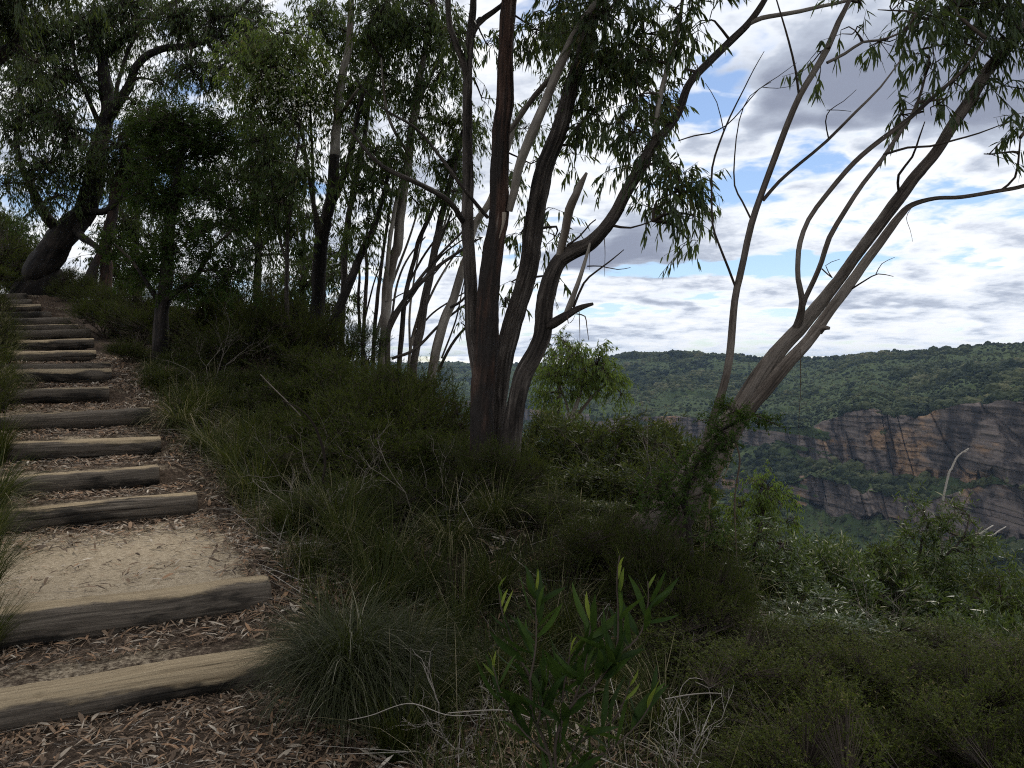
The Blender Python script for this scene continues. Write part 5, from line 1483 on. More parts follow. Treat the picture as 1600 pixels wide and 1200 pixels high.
def bush_meshes(kind, seed):
    gs, gl = Geo(), Geo()
    spec = {'heath': (1500, 15, .026, .0075, .13, .35, True), 'needle': (1000, 20, .024, .0055, .12, .35, True),
            'narrow': (620, 14, .082, .0125, .15, .36, False), 'broom': (950, 14, .060, .0050, .20, .45, True)}[kind]
    ntw, per, LL, WW, tl, shell, fine = spec
    tips = dome(ntw, seed, shell=shell)
    tips[:, 2] *= .97 / np.percentile(tips[:, 2], 99)
    ntw = len(tips)
    ns = 16
    sd_ = tips[rng.integers(0, ntw, ns)]
    nodes = [np.array([[0, 0, 0.0]])]
    for k in range(ns):
        e = sd_[k] * .92
        m1 = e * np.array([.30, .30, .45]) + rng.normal(size=3) * .03
        m2 = e * np.array([.68, .68, .75]) + rng.normal(size=3) * .03
        L = tube(gs, [np.append([rng.normal() * .02, rng.normal() * .02, -.04], .011), np.append(m1, .008), np.append(m2, .0055), np.append(e, .002)], 5, .08, var=rng.random(), wob=.8, seed=k)
        nodes.append(L[len(L) // 3:, :3])
    nodes = np.vstack(nodes)
    idx = np.array([np.argmin(np.linalg.norm(nodes - t, axis=1) + np.maximum(nodes[:, 2] - t[2] + .05, 0)) for t in tips])
    sticks(gs, nodes[idx], tips, .0028, .0014, rng.random(ntw))
    out = norm(tips - np.array([0, 0, .25])) * .7 + rdir(ntw) * .55 + np.array([0, 0, .45])
    out = norm(out)
    e = tips + out * tl * rng.uniform(.5, 1.4, (ntw, 1)) * np.where(rng.random((ntw, 1)) < .08, 1.9, 1)
    sticks(gs, tips, e, .0014, .0007, rng.random(ntw))
    u = rng.uniform(-.15, 1.05, (ntw, per, 1))
    pos = (tips[:, None] * (1 - u) + e[:, None] * u).reshape(-1, 3)
    n = len(pos)
    ax = np.repeat(out, per, 0) * (.9 if kind != 'broom' else 1.6) + rdir(n) * .8
    tone = np.clip(rng.normal(.42, .16, n) + np.repeat(rng.normal(0, .13, ntw), per) + .10 * u.reshape(-1), 0, 1)
    if kind == 'narrow':
        tone = np.where(rng.random(n) < .10, rng.uniform(.9, 1, n), tone * .85)  # scattered leaves get the palest tone as painted glints
    leaves(gl, pos, ax, rdir(n), LL * rng.uniform(.6, 1.25, n), WW * rng.uniform(.7, 1.2, n), tone, fine, .04)
    return gs.mesh('bush_stems', M['twig']), gl.mesh('bush_leaves', M['heath'], False)


BUSH = {k: [bush_meshes(k, i * 5 + j) for i in range(3)] for j, k in enumerate(('heath', 'needle', 'narrow', 'broom'))}


def shrub(kind, mat, name, label, px, d, top, wpx, group=None, cat='shrub'):
    base = rooted(px, d, .02)
    zt = P(px, top + rng.normal() * 11 * min(1, 6 / d), d)[2]
    h = max(zt - base[2], .25)
    w = wpx * d / F
    root = thing(name, base, label, cat, group)
    s_ = w if w > .4 * h else .4 * h
    lift = max(0.0, h - s_ * 1.05)
    zs = s_ if lift else h
    turn = rng.uniform(0, 6.28)
    k = rng.integers(0, 3)
    parts = [('stems', BUSH[kind][k][0]), ('foliage', BUSH[kind][k][1])]
    if lift > .12:
        g = Geo()
        for q in range(5):
            o_ = rng.normal(size=2) * .12 * s_
            m_ = rng.normal(size=2) * .05
            tube(g, [[o_[0] * .5, o_[1] * .5, -.05, .016], [o_[0] + m_[0], o_[1] + m_[1], lift * .5, .013], [o_[0] * .4, o_[1] * .4, lift + .1 * s_, .010]], 5, .12, wob=1.0, seed=q, var=rng.random())
        link_part('trunk', g.mesh('bush_trunk', M['twig']), root)
    for pn, me in parts:
        o = link_part(pn, me, root)
        o.location = (0, 0, lift)
        o.rotation_euler = (0, 0, turn)
        o.scale = (s_, s_, zs)
        o['kind'] = 'stuff'
        if pn == 'foliage':
            o.material_slots[0].link = 'OBJECT'
            o.material_slots[0].material = M[mat]
    return root


SHRUBS = [
    # bottom right: olive heath
    ('heath', 'heath', 'heath_bush', 'olive heath bush at bottom right', 'olive heath mass',
     [(1150, 4.3, 965, 300), (1290, 4.6, 965, 320), (1420, 4.7, 1000, 320), (1550, 4.5, 1025, 320), (1220, 3.7, 1040, 300), (1380, 3.8, 1030, 320), (1540, 3.7, 1045, 330), (1310, 3.0, 1120, 330), (1490, 3.0, 1115, 350),
      (1660, 4.1, 1030, 300), (1600, 3.1, 1090, 300), (1210, 3.05, 1150, 260), (1470, 4.2, 1030, 260), (1340, 4.2, 1005, 240)]),
    ('narrow', 'narrow', 'wattle_bush', 'glossy narrow-leaved bush below the cliffs', 'narrow-leaved bushes along the drop',
     [(1270, 7.6, 862, 170), (1340, 7.2, 852, 170), (1405, 7.7, 862, 150), (1555, 7.4, 905, 140), (1625, 7.0, 905, 150), (1235, 6.2, 900, 190), (1330, 6.1, 960, 190), (1450, 6.0, 975, 190), (1560, 6.0, 985, 190),
      (1180, 6.6, 860, 180), (1390, 5.5, 985, 200), (1510, 5.4, 1000, 200), (1270, 5.4, 965, 190), (1610, 5.5, 1000, 190), (1300, 9.5, 880, 130), (1430, 9.5, 880, 130), (1580, 9, 890, 140)]),
    ('narrow', 'narrow_dark', 'wattle_bush', 'narrow-leaved bush between big gum and leaning gum', 'bushes between the two gums',
     [(885, 8.4, 668, 140), (950, 8.4, 672, 150), (1020, 8.8, 662, 140), (1060, 9.2, 690, 110), (905, 7.2, 735, 170), (985, 7.2, 735, 170), (1050, 7.0, 755, 150), (860, 6.6, 810, 150), (930, 6.2, 830, 170), (1090, 6.4, 820, 140), (850, 9.5, 650, 110)]),
    ('broom', 'heath_dark', 'broom_bush', 'wispy bush before the leaning gum', 'wispy bushes at the leaning gum', [(1010, 4.9, 850, 150), (1085, 4.7, 900, 160), (955, 5.2, 830, 140), (1045, 5.1, 830, 120), (900, 5.2, 885, 160), (830, 5.7, 850, 150), (1120, 5.0, 890, 150), (960, 5.6, 870, 140)]),
    ('broom', 'heath_dark', 'broom_bush', 'feathery bush left of the big gum', 'scrub on the bank left of the big gum',
     [(640, 8.6, 580, 150), (560, 9.2, 555, 160), (480, 9.6, 555, 150), (690, 8.2, 605, 130), (600, 8.0, 600, 150), (510, 8.6, 590, 150), (670, 7.5, 650, 130), (560, 7.2, 660, 150), (470, 7.4, 670, 140), (600, 7.6, 630, 170), (520, 7.6, 635, 170), (450, 8.0, 635, 150), (660, 6.9, 685, 170), (580, 6.6, 695, 190), (500, 6.7, 700, 170), (430, 7.2, 705, 140),
      (735, 6.1, 690, 110), (775, 6.0, 705, 100), (815, 6.2, 715, 90), (700, 6.1, 750, 140), (620, 5.7, 775, 180), (545, 5.8, 785, 170), (400, 8.8, 640, 130), (730, 7.4, 690, 110), (420, 9.6, 590, 130)]),
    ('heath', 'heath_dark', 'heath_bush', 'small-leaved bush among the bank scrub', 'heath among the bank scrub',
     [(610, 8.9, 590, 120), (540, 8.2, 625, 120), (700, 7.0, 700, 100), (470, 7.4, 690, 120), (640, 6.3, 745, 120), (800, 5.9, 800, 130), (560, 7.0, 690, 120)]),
    ('broom', 'heath_dark', 'broom_bush', 'feathery bush beside the upper steps', 'scrub beside the upper steps',
     [(165, 13.2, 470, 100), (215, 12.2, 465, 110), (330, 12.2, 480, 140), (400, 11.4, 490, 140), (470, 11.7, 480, 130), (540, 12.2, 510, 110), (300, 10.4, 550, 120), (370, 9.8, 570, 130), (205, 11.0, 520, 90), (130, 16.0, 440, 80), (340, 11.0, 520, 120), (270, 9.6, 590, 100), (185, 15, 445, 90)]),
    ('heath', 'heath_dark', 'heath_bush', 'small-leaved bush under the cypress pine', 'heath under the cypress pine', [(290, 12.0, 470, 110), (380, 12.5, 450, 120), (440, 12.0, 450, 110), (230, 13.5, 440, 90), (500, 12.8, 470, 90), (110, 17.2, 420, 60), (420, 13.4, 420, 110), (330, 14, 420, 120)]),
    ('needle', 'needle', 'juniper_like_bush', 'round dark needle bush in the stand of slim gums, left of the pale upright one', None, [(575, 11.2, 512, 66)]),
    ('needle', 'needle', 'juniper_like_bush', 'small round dark needle bush at the foot of the leaning pale gum', None, [(656, 9.6, 572, 56)]),
    ('heath', 'heath_dark', 'heath_bush', 'dark bush at left edge beyond the steps', 'bushes at the left edge', [(-10, 20.0, 338, 120), (25, 21.0, 370, 80), (-40, 17.0, 400, 110), (20, 23, 400, 60)]),
    ('broom', 'grass', 'broom_bush', 'feathery bush overhanging the left side of the steps', 'bushes left of the steps', [(-45, 9.0, 470, 110), (-70, 6.6, 560, 150), (-30, 12.0, 450, 80), (-70, 7.8, 520, 130), (-25, 14.5, 440, 60)]),
    ('heath', 'heath_dark', 'heath_bush', 'dark bush under the old tree', 'scrub under the old tree', [(60, 20, 440, 80), (120, 19, 430, 90), (180, 18.5, 430, 90), (90, 19.5, 425, 70)]),
    ('narrow', 'gum_fresh', 'young_gum_bush', 'pale yellow-green bush top catching light behind the dark bushes, right of the big gum', None, [(905, 10.5, 668, 80)]),
]
ORD = ['first', 'second', 'third', 'fourth', 'fifth', 'sixth', 'seventh', 'eighth', 'ninth', 'tenth', 'eleventh', 'twelfth']


def singled_out(lab, spots):
    """one label for each of several look-alikes: its row by distance, its place in the row from the left"""
    n = len(spots)
    if n == 1:
        return [lab]
    rows_ = 1 if n < 5 else (2 if n < 9 else 3)
    names = {1: [''], 2: ['front row, ', 'back row, '], 3: ['front row, ', 'middle row, ', 'back row, ']}[rows_]
    order = sorted(range(n), key=lambda k: spots[k][1])
    out = [None] * n
    for r in range(rows_):
        part = sorted(order[r * n // rows_:(r + 1) * n // rows_], key=lambda k: spots[k][0])
        for i, k in enumerate(part):
            out[k] = f'{lab}, {names[r]}{ORD[i]} from left' if len(part) > 1 else f'{lab}, {names[r]}'.rstrip(', ')
    return out


for kind, mat, nm, lab, grp, lst in SHRUBS:
    for lb, (px, d, top, w) in zip(singled_out(lab, lst), lst):
        shrub(kind, mat, nm, lb, px, d, top, w, grp)


# dead pale branch standing up out of the tall bush
def bare_branch(name, label, lines, mat='deadwood', var=.9, cat='branch'):
    base = lines[0][0]
    root = thing(name, P(base[0], base[1], base[2]), label, cat)
    for i, l in enumerate(lines):
        g = Geo()
        tube(g, limb(l), 7, .04, .12, 0, seed=i + int(base[0]), var=var, wob=.4)
        g.build('stem' if i == 0 else 'twig', M[mat], root)
    return root


bare_branch('dead_branch', 'bleached dead branch curving up before the cliff from the tall bush', [[(1472, 880, 8.05, 3.6), (1474, 790, 8.0, 3.6), (1476, 770, 8.0, 3.5), (1483, 738, 8.0, 3.2), (1487, 732, 8.0, 2.9), (1494, 716, 8.0, 2.6), (1503, 707, 8.0, 2.0), (1513, 701, 8.0, 1.4)], [(1504, 706, 8.0, 2), (1509, 706, 8, 1.6), (1514, 700, 8, 1)]])
bare_branch('dead_branch', 'short pale forked dead stick at the right edge below the cliff', [[(1510, 860, 8.0, 4), (1530, 836, 8.0, 3), (1552, 821, 8.0, 1.8)], [(1530, 836, 8.0, 2.4), (1548, 838, 8.0, 2.2), (1560, 830, 8.0, 2), (1572, 823, 8, 1.2)]])


# ---- tussocks --------------------------------------------------------------------------------------
def tussock_mesh(n, seed, straw=.2, bend=(0.5, 2.4), L=(.5, 1.05), W=.009, spread=.11):
    g = Geo()
    a = rng.uniform(0, 6.28, n)
    r = spread * np.sqrt(rng.random(n))
    base = np.stack([np.cos(a) * r, np.sin(a) * r, np.full(n, -.02)], -1)
    a2 = a + rng.normal(0, .5, n)
    out = np.stack([np.cos(a2), np.sin(a2), np.zeros(n)], -1)
    tone = np.clip(rng.normal(.40, .14, n), 0, .72)
    tone = np.where(rng.random(n) < straw, rng.uniform(.8, 1.0, n), tone)
    blades(g, base, out, rng.uniform(L[0], L[1], n), W * rng.uniform(.5, 1.2, n), rng.uniform(bend[0], bend[1], n), tone, 5)
    return g.mesh('tussock_blades', M['grass'])


TUS = [tussock_mesh(420, 1), tussock_mesh(380, 2, .12), tussock_mesh(460, 3, .3, (1.2, 3.0)), tussock_mesh(320, 4, .06, (.3, 1.6), (.6, 1.1))]
TUS_DRY = tussock_mesh(1100, 9, .55, (1.5, 3.3), (.55, 1.15), .0065, .16)


def tussock(label, px, d, size, group=None, mesh=None, mat=None, z=None):
    base = rooted(px, d, .01)
    root = thing('grass_tussock', base, label, 'grass tussock', group)
    root.rotation_euler = (rng.normal() * .1, rng.normal() * .1, rng.uniform(0, 6.28))
    root.scale = (size * rng.uniform(.9, 1.2), size * rng.uniform(.9, 1.2), size)
    o = link_part('blades', mesh or TUS[rng.integers(0, 4)], root)
    o['kind'] = 'stuff'
    if mat:
        o.material_slots[0].link = 'OBJECT'
        o.material_slots[0].material = M[mat]
    return root


base = rooted(552, 3.66, .02)
mop = thing('grass_tussock', base, 'big mop of pale grey-green drooping grass at the end of the lowest log step', 'grass tussock')
g = Geo()
th_ = np.linspace(0, 6.283, 18, endpoint=False)
prof = [(.17, 0.0), (.15, .08), (.12, .16), (.08, .21), (.02, .23)]
vv = np.array([[r * math.cos(t) * (1 + .15 * math.sin(3 * t)), r * math.sin(t), z] for r, z in prof for t in th_])
i_, j_ = np.arange(4)[:, None] * 18, np.arange(18)[None]
g.add(vv + base * np.array([1, 1, 1]), np.stack([i_ + j_, i_ + (j_ + 1) % 18, i_ + 18 + (j_ + 1) % 18, i_ + 18 + j_], -1).reshape(-1, 4), None, .05)
g.build('thatch', M['straw'], mop)
n = 2600
a_ = rng.uniform(0, 6.28, n)
r_ = .20 * np.sqrt(rng.random(n))
bs = base + np.stack([np.cos(a_) * r_, np.sin(a_) * r_, .24 - r_ * 1.1 + .03 * rng.random(n)], -1)
a2 = np.where(rng.random(n) < .35, rng.normal(-.9, .8, n), a_ + rng.normal(0, .35, n))      # some of it combed towards the path and downhill
tone = np.clip(rng.normal(.34, .18, n), 0, .8)
tone = np.where(rng.random(n) < .07, rng.uniform(.85, 1, n), tone)
g = Geo()
blades(g, bs, np.stack([np.cos(a2), np.sin(a2), 0 * a2], -1), rng.uniform(.28, .60, n), rng.uniform(.0022, .0050, n), rng.uniform(1.0, 2.9, n), tone, 6)
g.build('blades', M['straw'], mop)['kind'] = 'stuff'
tussock('green grass tussock arching over the right end of the second log step', 520, 4.15, .60)
tussock('tussock with long blades beside the third log step right end', 405, 6.3, .62)
tussock('tussock hanging over the right end of the sixth log step', 285, 7.9, .66)
spots = [(330, 7.4, .62), (370, 6.9, .62), (330, 8.7, .55), (262, 9.4, .5), (240, 10.5, .45), (220, 11.4, .45), (310, 8.2, .55), (205, 12.4, .4), (180, 13.5, .4), (430, 6.6, .55), (390, 7.5, .5)]
for lb, (px, d, sz) in zip(singled_out('tussock along right side of steps', spots), spots):
    tussock(lb, px, d, sz, 'tussocks along the steps')
spots = [(480, 5.9, .62), (445, 5.6, .45), (540, 5.2, .58), (610, 5.0, .62), (485, 4.95, .42), (640, 4.2, .62), (720, 4.5, .6), (590, 4.5, .58), (770, 4.9, .55), (830, 4.2, .5), (690, 3.7, .55), (570, 4.9, .5), (660, 4.8, .55), (520, 5.6, .55),
                  (880, 4.6, .5), (760, 3.9, .5), (620, 3.85, .6), (950, 4.1, .5), (1030, 3.8, .5), (700, 5.3, .6), (620, 3.3, .5), (780, 5.6, .55), (560, 6.0, .6)]
for lb, (px, d, sz) in zip(singled_out('dark tussock on the bank', spots), spots):
    tussock(lb, px, d, sz, 'tussocks on the bank')
spots = [(-28, 4.2, .50), (-40, 4.75, .5), (-15, 5.6, .6), (-8, 6.6, .62), (-5, 7.6, .62), (0, 8.8, .62), (4, 10.2, .62), (8, 11.6, .6), (-40, 3.75, .42), (8, 13.2, .6), (-20, 5.1, .5)]
for lb, (px, d, sz) in zip(singled_out('green tussock left of the steps', spots), spots):
    tussock(lb, px, d, sz, 'tussocks left of the steps')


# ---- wattle seedling in the foreground: every leaf is a piece of its own -----------------------------
def wattle_leaf(seed):
    g = Geo()
    n = 9
    t = np.linspace(0, 1, n)
    w = np.sin(np.pi * np.clip(t, 0.02, .985) ** .85) ** .8 * .5
    sag = .10 * np.sin(t * 2.2 + seed) * t
    sid = .06 * np.sin(t * 3 + seed * 2)
    c = np.stack([sid, t, sag], -1)
    V = np.stack([c + np.stack([-w * .155, 0 * w, .03 * w], -1), c - np.array([0, 0, .006]), c + np.stack([w * .155, 0 * w, .03 * w], -1)], 1)
    i, j = np.arange(n - 1)[:, None] * 3, np.arange(2)[None]
    g.add(V.reshape(-1, 3), np.stack([i + j, i + j + 1, i + 4 + j, i + 3 + j], -1).reshape(-1, 4), None, np.repeat(np.clip(.25 + .12 * seed + .10 * t, 0, .72), 3))
    return g.mesh('leaf', M['wattle'])


WL = [wattle_leaf(k) for k in range(4)]


def young_leaf(me):
    m2 = me.copy()
    m2.attributes['var'].data.foreach_set('value', np.full(len(m2.vertices), .88, np.float32))
    return m2


WLY = [young_leaf(m) for m in WL]
wd = 2.35
wb = rooted(880, wd, .03)
wroot = thing('wattle_seedling', wb, 'young broad-leaved wattle with bright green tips in the dark foreground', 'shrub')
WSTEMS = [[(868, 1240), (852, 1161), (831, 1115), (828, 1060), (810, 1025), (786, 962), (779, 918)], [(828, 1062), (836, 1020), (838, 985), (837, 937), (842, 905)], [(872, 1240), (868, 1160), (891, 1105), (933, 1067), (961, 1021), (966, 972), (964, 906), (968, 868)],
          [(955, 1030), (985, 1008), (1003, 985), (1013, 940), (1012, 908)], [(875, 1160), (880, 1080), (888, 1040), (892, 1005)], [(880, 1235), (898, 1168), (954, 1130), (975, 1095), (989, 1050)], [(840, 1130), (850, 1090), (852, 1060)], [(935, 1065), (950, 1050), (962, 1046)], [(858, 1180), (815, 1140), (785, 1090), (770, 1040)], [(885, 1210), (960, 1165), (1005, 1120), (1025, 1075)], [(893, 1105), (912, 1050), (920, 1000), (926, 955)]]
for si, sl in enumerate(WSTEMS):
    dd_ = wd + rng.normal() * .06
    pts = [np.append(P(a, b, wd + (dd_ - wd) * k / len(sl)), .0055 * (1 - .75 * k / len(sl)) * (1 if si in (0, 2) else .7)) for k, (a, b) in enumerate(sl)]
    if si in (0, 2, 5):
        pts = [np.append(wb, .008)] + pts
    g = Geo()
    L = tube(g, pts, 6, .02, .05, 0, seed=si, var=.8)
    wstem = g.build('stem', M['twig'], wroot)
    start = 3 if si in (0, 2, 5) else 1
    n = len(L)
    top = L[:, 2] > 0.25
    idx = np.where(top)[0]
    lo, hi = (.30, 1.0) if si in (0, 2, 5) else (.15, 1.0)
    cnt = 26 if si in (0, 2) else 16
    for k in range(cnt):
        f = lo + (hi - lo) * (k + .3 * rng.random()) / (cnt - 1)
        p = L[min(n - 1, int(f * (n - 1)))]
        tipness = max(0, (f - .72) / .28)
        aim = norm(np.array([rng.normal() * .85, rng.normal() * .6, .60 + 1.1 * tipness]) + norm(L[-1, :3] - L[max(0, n - 12), :3]) * .4)
        ln = (.135 if f < .85 else .085 - .045 * max(0, (f - .9) / .1)) * rng.uniform(.75, 1.15)
        young = f > .86 and rng.random() < .8
        o = bpy.data.objects.new('leaf', (WLY if young else WL)[rng.integers(0, 4)])
        C.objects.link(o)
        o.parent = wstem
        q = Vector(aim).to_track_quat('Y', 'Z')
        q = q @ Quaternion((0, 1, 0), rng.uniform(0, 6.28))
        o.matrix_local = Matrix.LocRotScale(Vector(p[:3]), q, Vector((ln * rng.uniform(.85, 1.2), ln, ln)))

# ---- little bright green plant on the lowest log -----------------------------------------------------
sp = P(118, 1092, 3.60)
root = thing('fern_sprig', sp, 'tiny bright green sprig growing before the lowest log step', 'plant')
g = Geo()
m = 90
base = np.tile([0, 0, -.03], (m, 1)) + rng.normal(size=(m, 3)) * np.array([.012, .012, .006])
leaves(g, base, rdir(m) * .8 + np.array([0, -.2, .9]), rdir(m), .045 * rng.uniform(.5, 1.2, m), .004, rng.uniform(.7, .9, m), True, .1)
o = link_part('fronds', g.mesh('fronds', M['wattle'], False), root)
o['kind'] = 'stuff'

# ---- loose grass, dry stalks and fallen leaves: nobody could count them --------------------------------
n = 22000
s_ = rng.uniform(1.2, 10.5, n)
t_ = right_edge(s_) + .12 + 6.0 * rng.random(n) ** 1.35
x_, y_ = xy(s_, t_)
keep = (fbm(x_ * 1.7, y_ * 1.7, 0, 2, 77) > -.55)
x_, y_, t_ = x_[keep], y_[keep], t_[keep]
n = len(x_)
base = np.stack([x_, y_, height(x_, y_) - .01], -1)
g = Geo()
tone = np.clip(rng.normal(.40, .15, n), 0, .72)
tone = np.where(rng.random(n) < .13, rng.uniform(.8, 1, n), tone)
blades(g, base, rdir(n), rng.uniform(.18, .55, n), rng.uniform(.002, .0055, n), rng.uniform(.3, 2.6, n), tone, 4)
tag(g.build('bank_grass', M['grass']), 'loose fine grass and dry stalks covering the bank', None, None, 'stuff')

g = Geo()
n = 5200
s_ = rng.uniform(1.5, 9, n)
t_ = right_edge(s_) + .1 + 5.5 * rng.random(n) ** 1.2
x_, y_ = xy(s_, t_)
a = np.stack([x_, y_, height(x_, y_) + rng.uniform(0, .10, n)], -1)
dv = rdir(n) * np.array([1, 1, .35])
dv[:, 2] = np.abs(dv[:, 2])
b = a + norm(dv) * rng.uniform(.08, .38, n)[:, None]
sticks(g, a, b, rng.uniform(.0012, .003, n), rng.uniform(.0006, .0012, n), rng.random(n) ** 1.5)
tag(g.build('twig_litter', M['deadwood']), 'thin dead twigs tangled over the bank', None, None, 'stuff')


def litter(name, label, n, smin, smax, tfun, L, dens=None, lift=.006, tilt=.25):
    s_ = smin + (smax - smin) * rng.random(n) ** 1.25
    t_ = tfun(s_, n)
    x_, y_ = xy(s_, t_)
    if dens is not None:
        k = rng.random(n) < dens(s_, t_)
        s_, t_, x_, y_ = s_[k], t_[k], x_[k], y_[k]
    k = rng.random(len(x_)) < .45 + .55 * sstep(fbm(x_ * 5, y_ * 5, 0, 2, 91), -.25, .3)
    s_, t_, x_, y_ = s_[k], t_[k], x_[k], y_[k]
    n = len(x_)
    e = .03
    z = height(x_, y_)
    gx, gy = (height(x_ + e, y_) - z) / e, (height(x_, y_ + e) - z) / e
    gx, gy = np.clip(gx, -.6, .6), np.clip(gy, -.6, .6)
    a = rng.uniform(0, 6.28, n)
    ax = np.stack([np.cos(a), np.sin(a), gx * np.cos(a) + gy * np.sin(a) + rng.normal(0, tilt, n)], -1)
    sd2 = np.stack([-np.sin(a), np.cos(a), -gx * np.sin(a) + gy * np.cos(a) + rng.normal(0, tilt * 1.2, n)], -1)
    ll = L[0] + (L[1] - L[0]) * rng.random(n) ** 1.7
    big = rng.random(n) < .18
    ww = np.where(big, ll * rng.uniform(.18, .30, n), ll * rng.uniform(.07, .17, n))
    pos = np.stack([x_, y_, z + lift + rng.random(n) * .012 + .008], -1) - norm(ax) * ll[:, None] * .5
    g = Geo()
    leaves(g, pos, ax, sd2, ll, ww, rng.beta(1.15, 1.35, n), False, 0.06 * 1.0, .5)
    return tag(g.build(name, M['litter'], smooth=False), label, None, None, 'stuff')


def sand_keep(s, t):
    """few leaves lie on the trodden sand"""
    k = 1 - .86 * sstep(s, 4.72, 4.85) * sstep(s, 6.35, 5.8) * sstep(t, -.7, -.3) * sstep(t, 1.05, .8)
    k = k * (1 - .35 * sstep(s, 4.15, 4.25) * sstep(s, 4.5, 4.35))
    near = np.min(np.abs(s[:, None] - log_s[None] - .03), axis=1)
    return k * (near > .11)


litter('leaf_litter', 'fallen brown and grey gum leaves strewn over the path', 80000, 2.2, 12.5, lambda s, n: rng.uniform(-.9, 1.0, n) * 1.0 + (right_edge(s) - 1.0), (.012, .095), sand_keep)
litter('bark_flakes', 'larger curled leaves and bark flakes lying on the litter', 450, 2.2, 8.0, lambda s, n: rng.uniform(-.8, 1.9, n), (.06, .13), sand_keep, .014, .32)
litter('bank_litter', 'fallen gum leaves and bark lying along the right side of the steps', 46000, 1.2, 13.0, lambda s, n: right_edge(s) - .05 + np.abs(rng.normal(0, .8, n)), (.02, .11))

# leafless dead shrubs poking out of the scrub
def dead_shrub(label, px, d, h, var=.5, spread=.6):
    base = rooted(px, d, .02)
    root = thing('dead_shrub', base, label, 'shrub')
    segs, todo = [], []
    for k in range(4):
        todo.append((np.zeros(3), norm(np.array([rng.normal() * spread, rng.normal() * spread, 1.0])), h * rng.uniform(.35, .5), .006, 0))
    while todo:
        p, dr, ln, r, lev = todo.pop()
        m_ = p + dr * ln * .5 + rng.normal(size=3) * ln * .06
        q = p + dr * ln + rng.normal(size=3) * ln * .08
        segs += [(p, m_, r, r * .85), (m_, q, r * .85, r * .7)]
        if lev < 4:
            for k in range(2 if rng.random() < .6 else 3):
                nd_ = norm(dr + rng.normal(size=3) * .55 + np.array([0, 0, .1]))
                todo.append((q if k < 2 else m_, nd_, ln * rng.uniform(.5, .8), r * .62, lev + 1))
    g = Geo()
    sticks(g, [s[0] for s in segs], [s[1] for s in segs], np.array([s[2] for s in segs]), np.array([s[3] for s in segs]), np.clip(var + rng.normal(0, .12, len(segs)), 0, 1))
    link_part('branches', g.mesh('branches', M['deadwood']), root)['kind'] = 'stuff'


dead_shrub('bare dark twiggy shrub standing in the scrub left of the big gum', 530, 6.2, .9, .05)
dead_shrub('bare twiggy shrub before the foot of the big gum', 650, 5.6, .75, .25)
dead_shrub('grey leafless shrub at the right edge of the bank tussocks', 1060, 3.3, .42, .75, 1.0)
dead_shrub('small grey leafless shrub between the mop of grass and the seedling', 700, 3.4, .40, .6, 1.0)
dead_shrub('bare thin shrub rising against the valley left of the leaning trunks', 985, 6.8, 1.0, .15)
dead_shrub('bare pale-twigged shrub among glossy bushes below the cliffs', 1350, 6.3, 1.0, .3)
dead_shrub('leafless shrub beside the sandy tread, in the grass', 470, 5.6, .5, .35, .9)
dead_shrub('leafless dark shrub close to the cypress pine trunk', 330, 9.6, 1.0, .05)

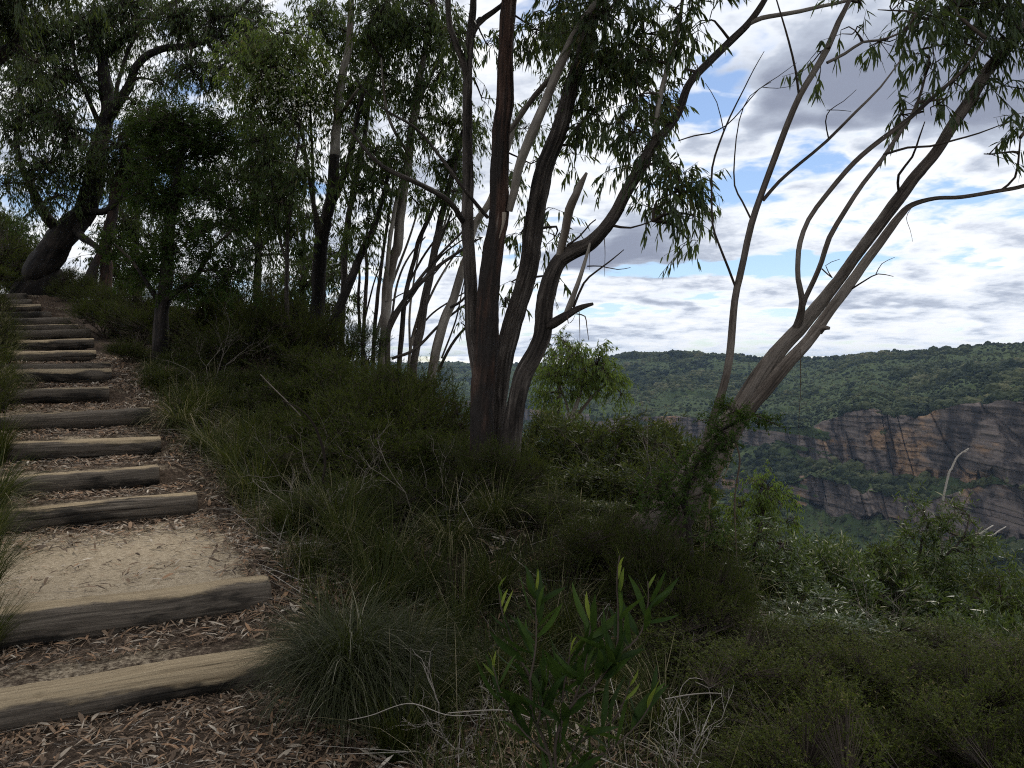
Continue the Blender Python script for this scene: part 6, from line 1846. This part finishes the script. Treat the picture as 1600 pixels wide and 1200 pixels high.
# larger sticks that can be told apart
g = Geo()
n = 2600
s_ = rng.uniform(2.3, 9, n)
t_ = rng.uniform(-.8, 1.5, n)
k_ = sand_keep(s_, t_) > .15
s_, t_ = s_[k_], t_[k_]
x_, y_ = xy(s_, t_)
n = len(x_)
a = np.stack([x_, y_, height(x_, y_) + .012 + .01 * rng.random(n)], -1)
dv = norm(rng.normal(size=(n, 3)) * np.array([1, 1, .10]))
sticks(g, a, a + dv * rng.uniform(.03, .16, n)[:, None], rng.uniform(.0010, .0026, n), .0008, rng.random(n))
tag(g.build('path_twigs', M['deadwood']), 'small broken twigs among the leaves on the path', None, None, 'stuff')
STICKS = [
    ('fallen_stick', 'pale bent stick lying across the grass beside the sandy tread', [(458, 851, 5.25, 5), (500, 849, 5.2, 6), (545, 855, 5.15, 5), (575, 866, 5.1, 4), (612, 892, 5.0, 3)], .75),
    ('fallen_stick', 'thin pale curved stalk lying at the foot of the wattle seedling', [(700, 1114, 2.75, 2.4), (760, 1110, 2.72, 2.6), (800, 1112, 2.7, 2.4), (836, 1126, 2.66, 1.6)], .95),
    ('fallen_stick', 'long thin wavy pale twig across the drooping grass mop', [(545, 1125, 3.1, 2), (580, 1118, 3.05, 2.2), (640, 1100, 3.0, 2.2), (700, 1118, 2.95, 2), (760, 1116, 2.9, 1.4)], .9),
    ('fallen_stick', 'slanting dead stick poking up from the scrub on the bank', [(470, 650, 6.4, 2.5), (450, 628, 6.3, 3), (430, 608, 6.25, 3), (408, 585, 6.2, 2.4)], .2),
    ('fallen_stick', 'small forked grey twig before the olive heath at bottom right of centre', [(1040, 1092, 3.0, 2.6), (1075, 1086, 2.95, 3), (1110, 1083, 2.9, 2.4), (1128, 1084, 2.88, 1.6)], .9),
    ('fallen_stick', 'thin grey twig standing askew behind the forked twig', [(1078, 1130, 3.0, 2), (1062, 1085, 2.98, 2.2), (1078, 1060, 2.95, 2), (1098, 1062, 2.92, 1.4)], .85),
    ('fallen_stick', 'stout dead stem arching through the bank scrub below the big gum', [(500, 770, 6.0, 6), (508, 720, 6.0, 7), (495, 670, 5.95, 6), (470, 640, 5.9, 4), (440, 625, 5.9, 3)], .02)]
for nm, lab, pts, v_ in STICKS:
    g = Geo()
    tube(g, limb([(a_, b_, c_, w_ * .62) for a_, b_, c_, w_ in pts]), 7, .02, .2, 0, seed=int(pts[0][0]), var=v_ * .75, wob=1.6)
    tag(g.build(nm, M['twig' if v_ < .1 else 'deadwood']), lab, 'stick')

# ================================================================== the air over the valley
import bmesh
bm = bmesh.new()
x0, x1, y0, y1, z0, z1 = -12000.0, 12000.0, -60.0, 24000.0, -420.0, 130.0
bmesh.ops.create_cube(bm, size=1.0)
for v in bm.verts:
    v.co = ((x0 + x1) / 2 + v.co.x * (x1 - x0), (y0 + y1) / 2 + v.co.y * (y1 - y0), (z0 + z1) / 2 + v.co.z * (z1 - z0))
me = bpy.data.meshes.new('haze')
bm.to_mesh(me)
bm.free()
m, nt, out = new_mat('haze_air')
pv = nd(nt, 'ShaderNodeVolumePrincipled', {'Color': (.50, .70, 1.0, 1), 'Density': 0.00005, 'Anisotropy': 0.2})
nt.links.new(pv.outputs[0], out.inputs['Volume'])
me.materials.append(m)
hz = bpy.data.objects.new('haze', me)
C.objects.link(hz)
tag(hz, 'thin bluish haze in the valley air', None, None, 'stuff')
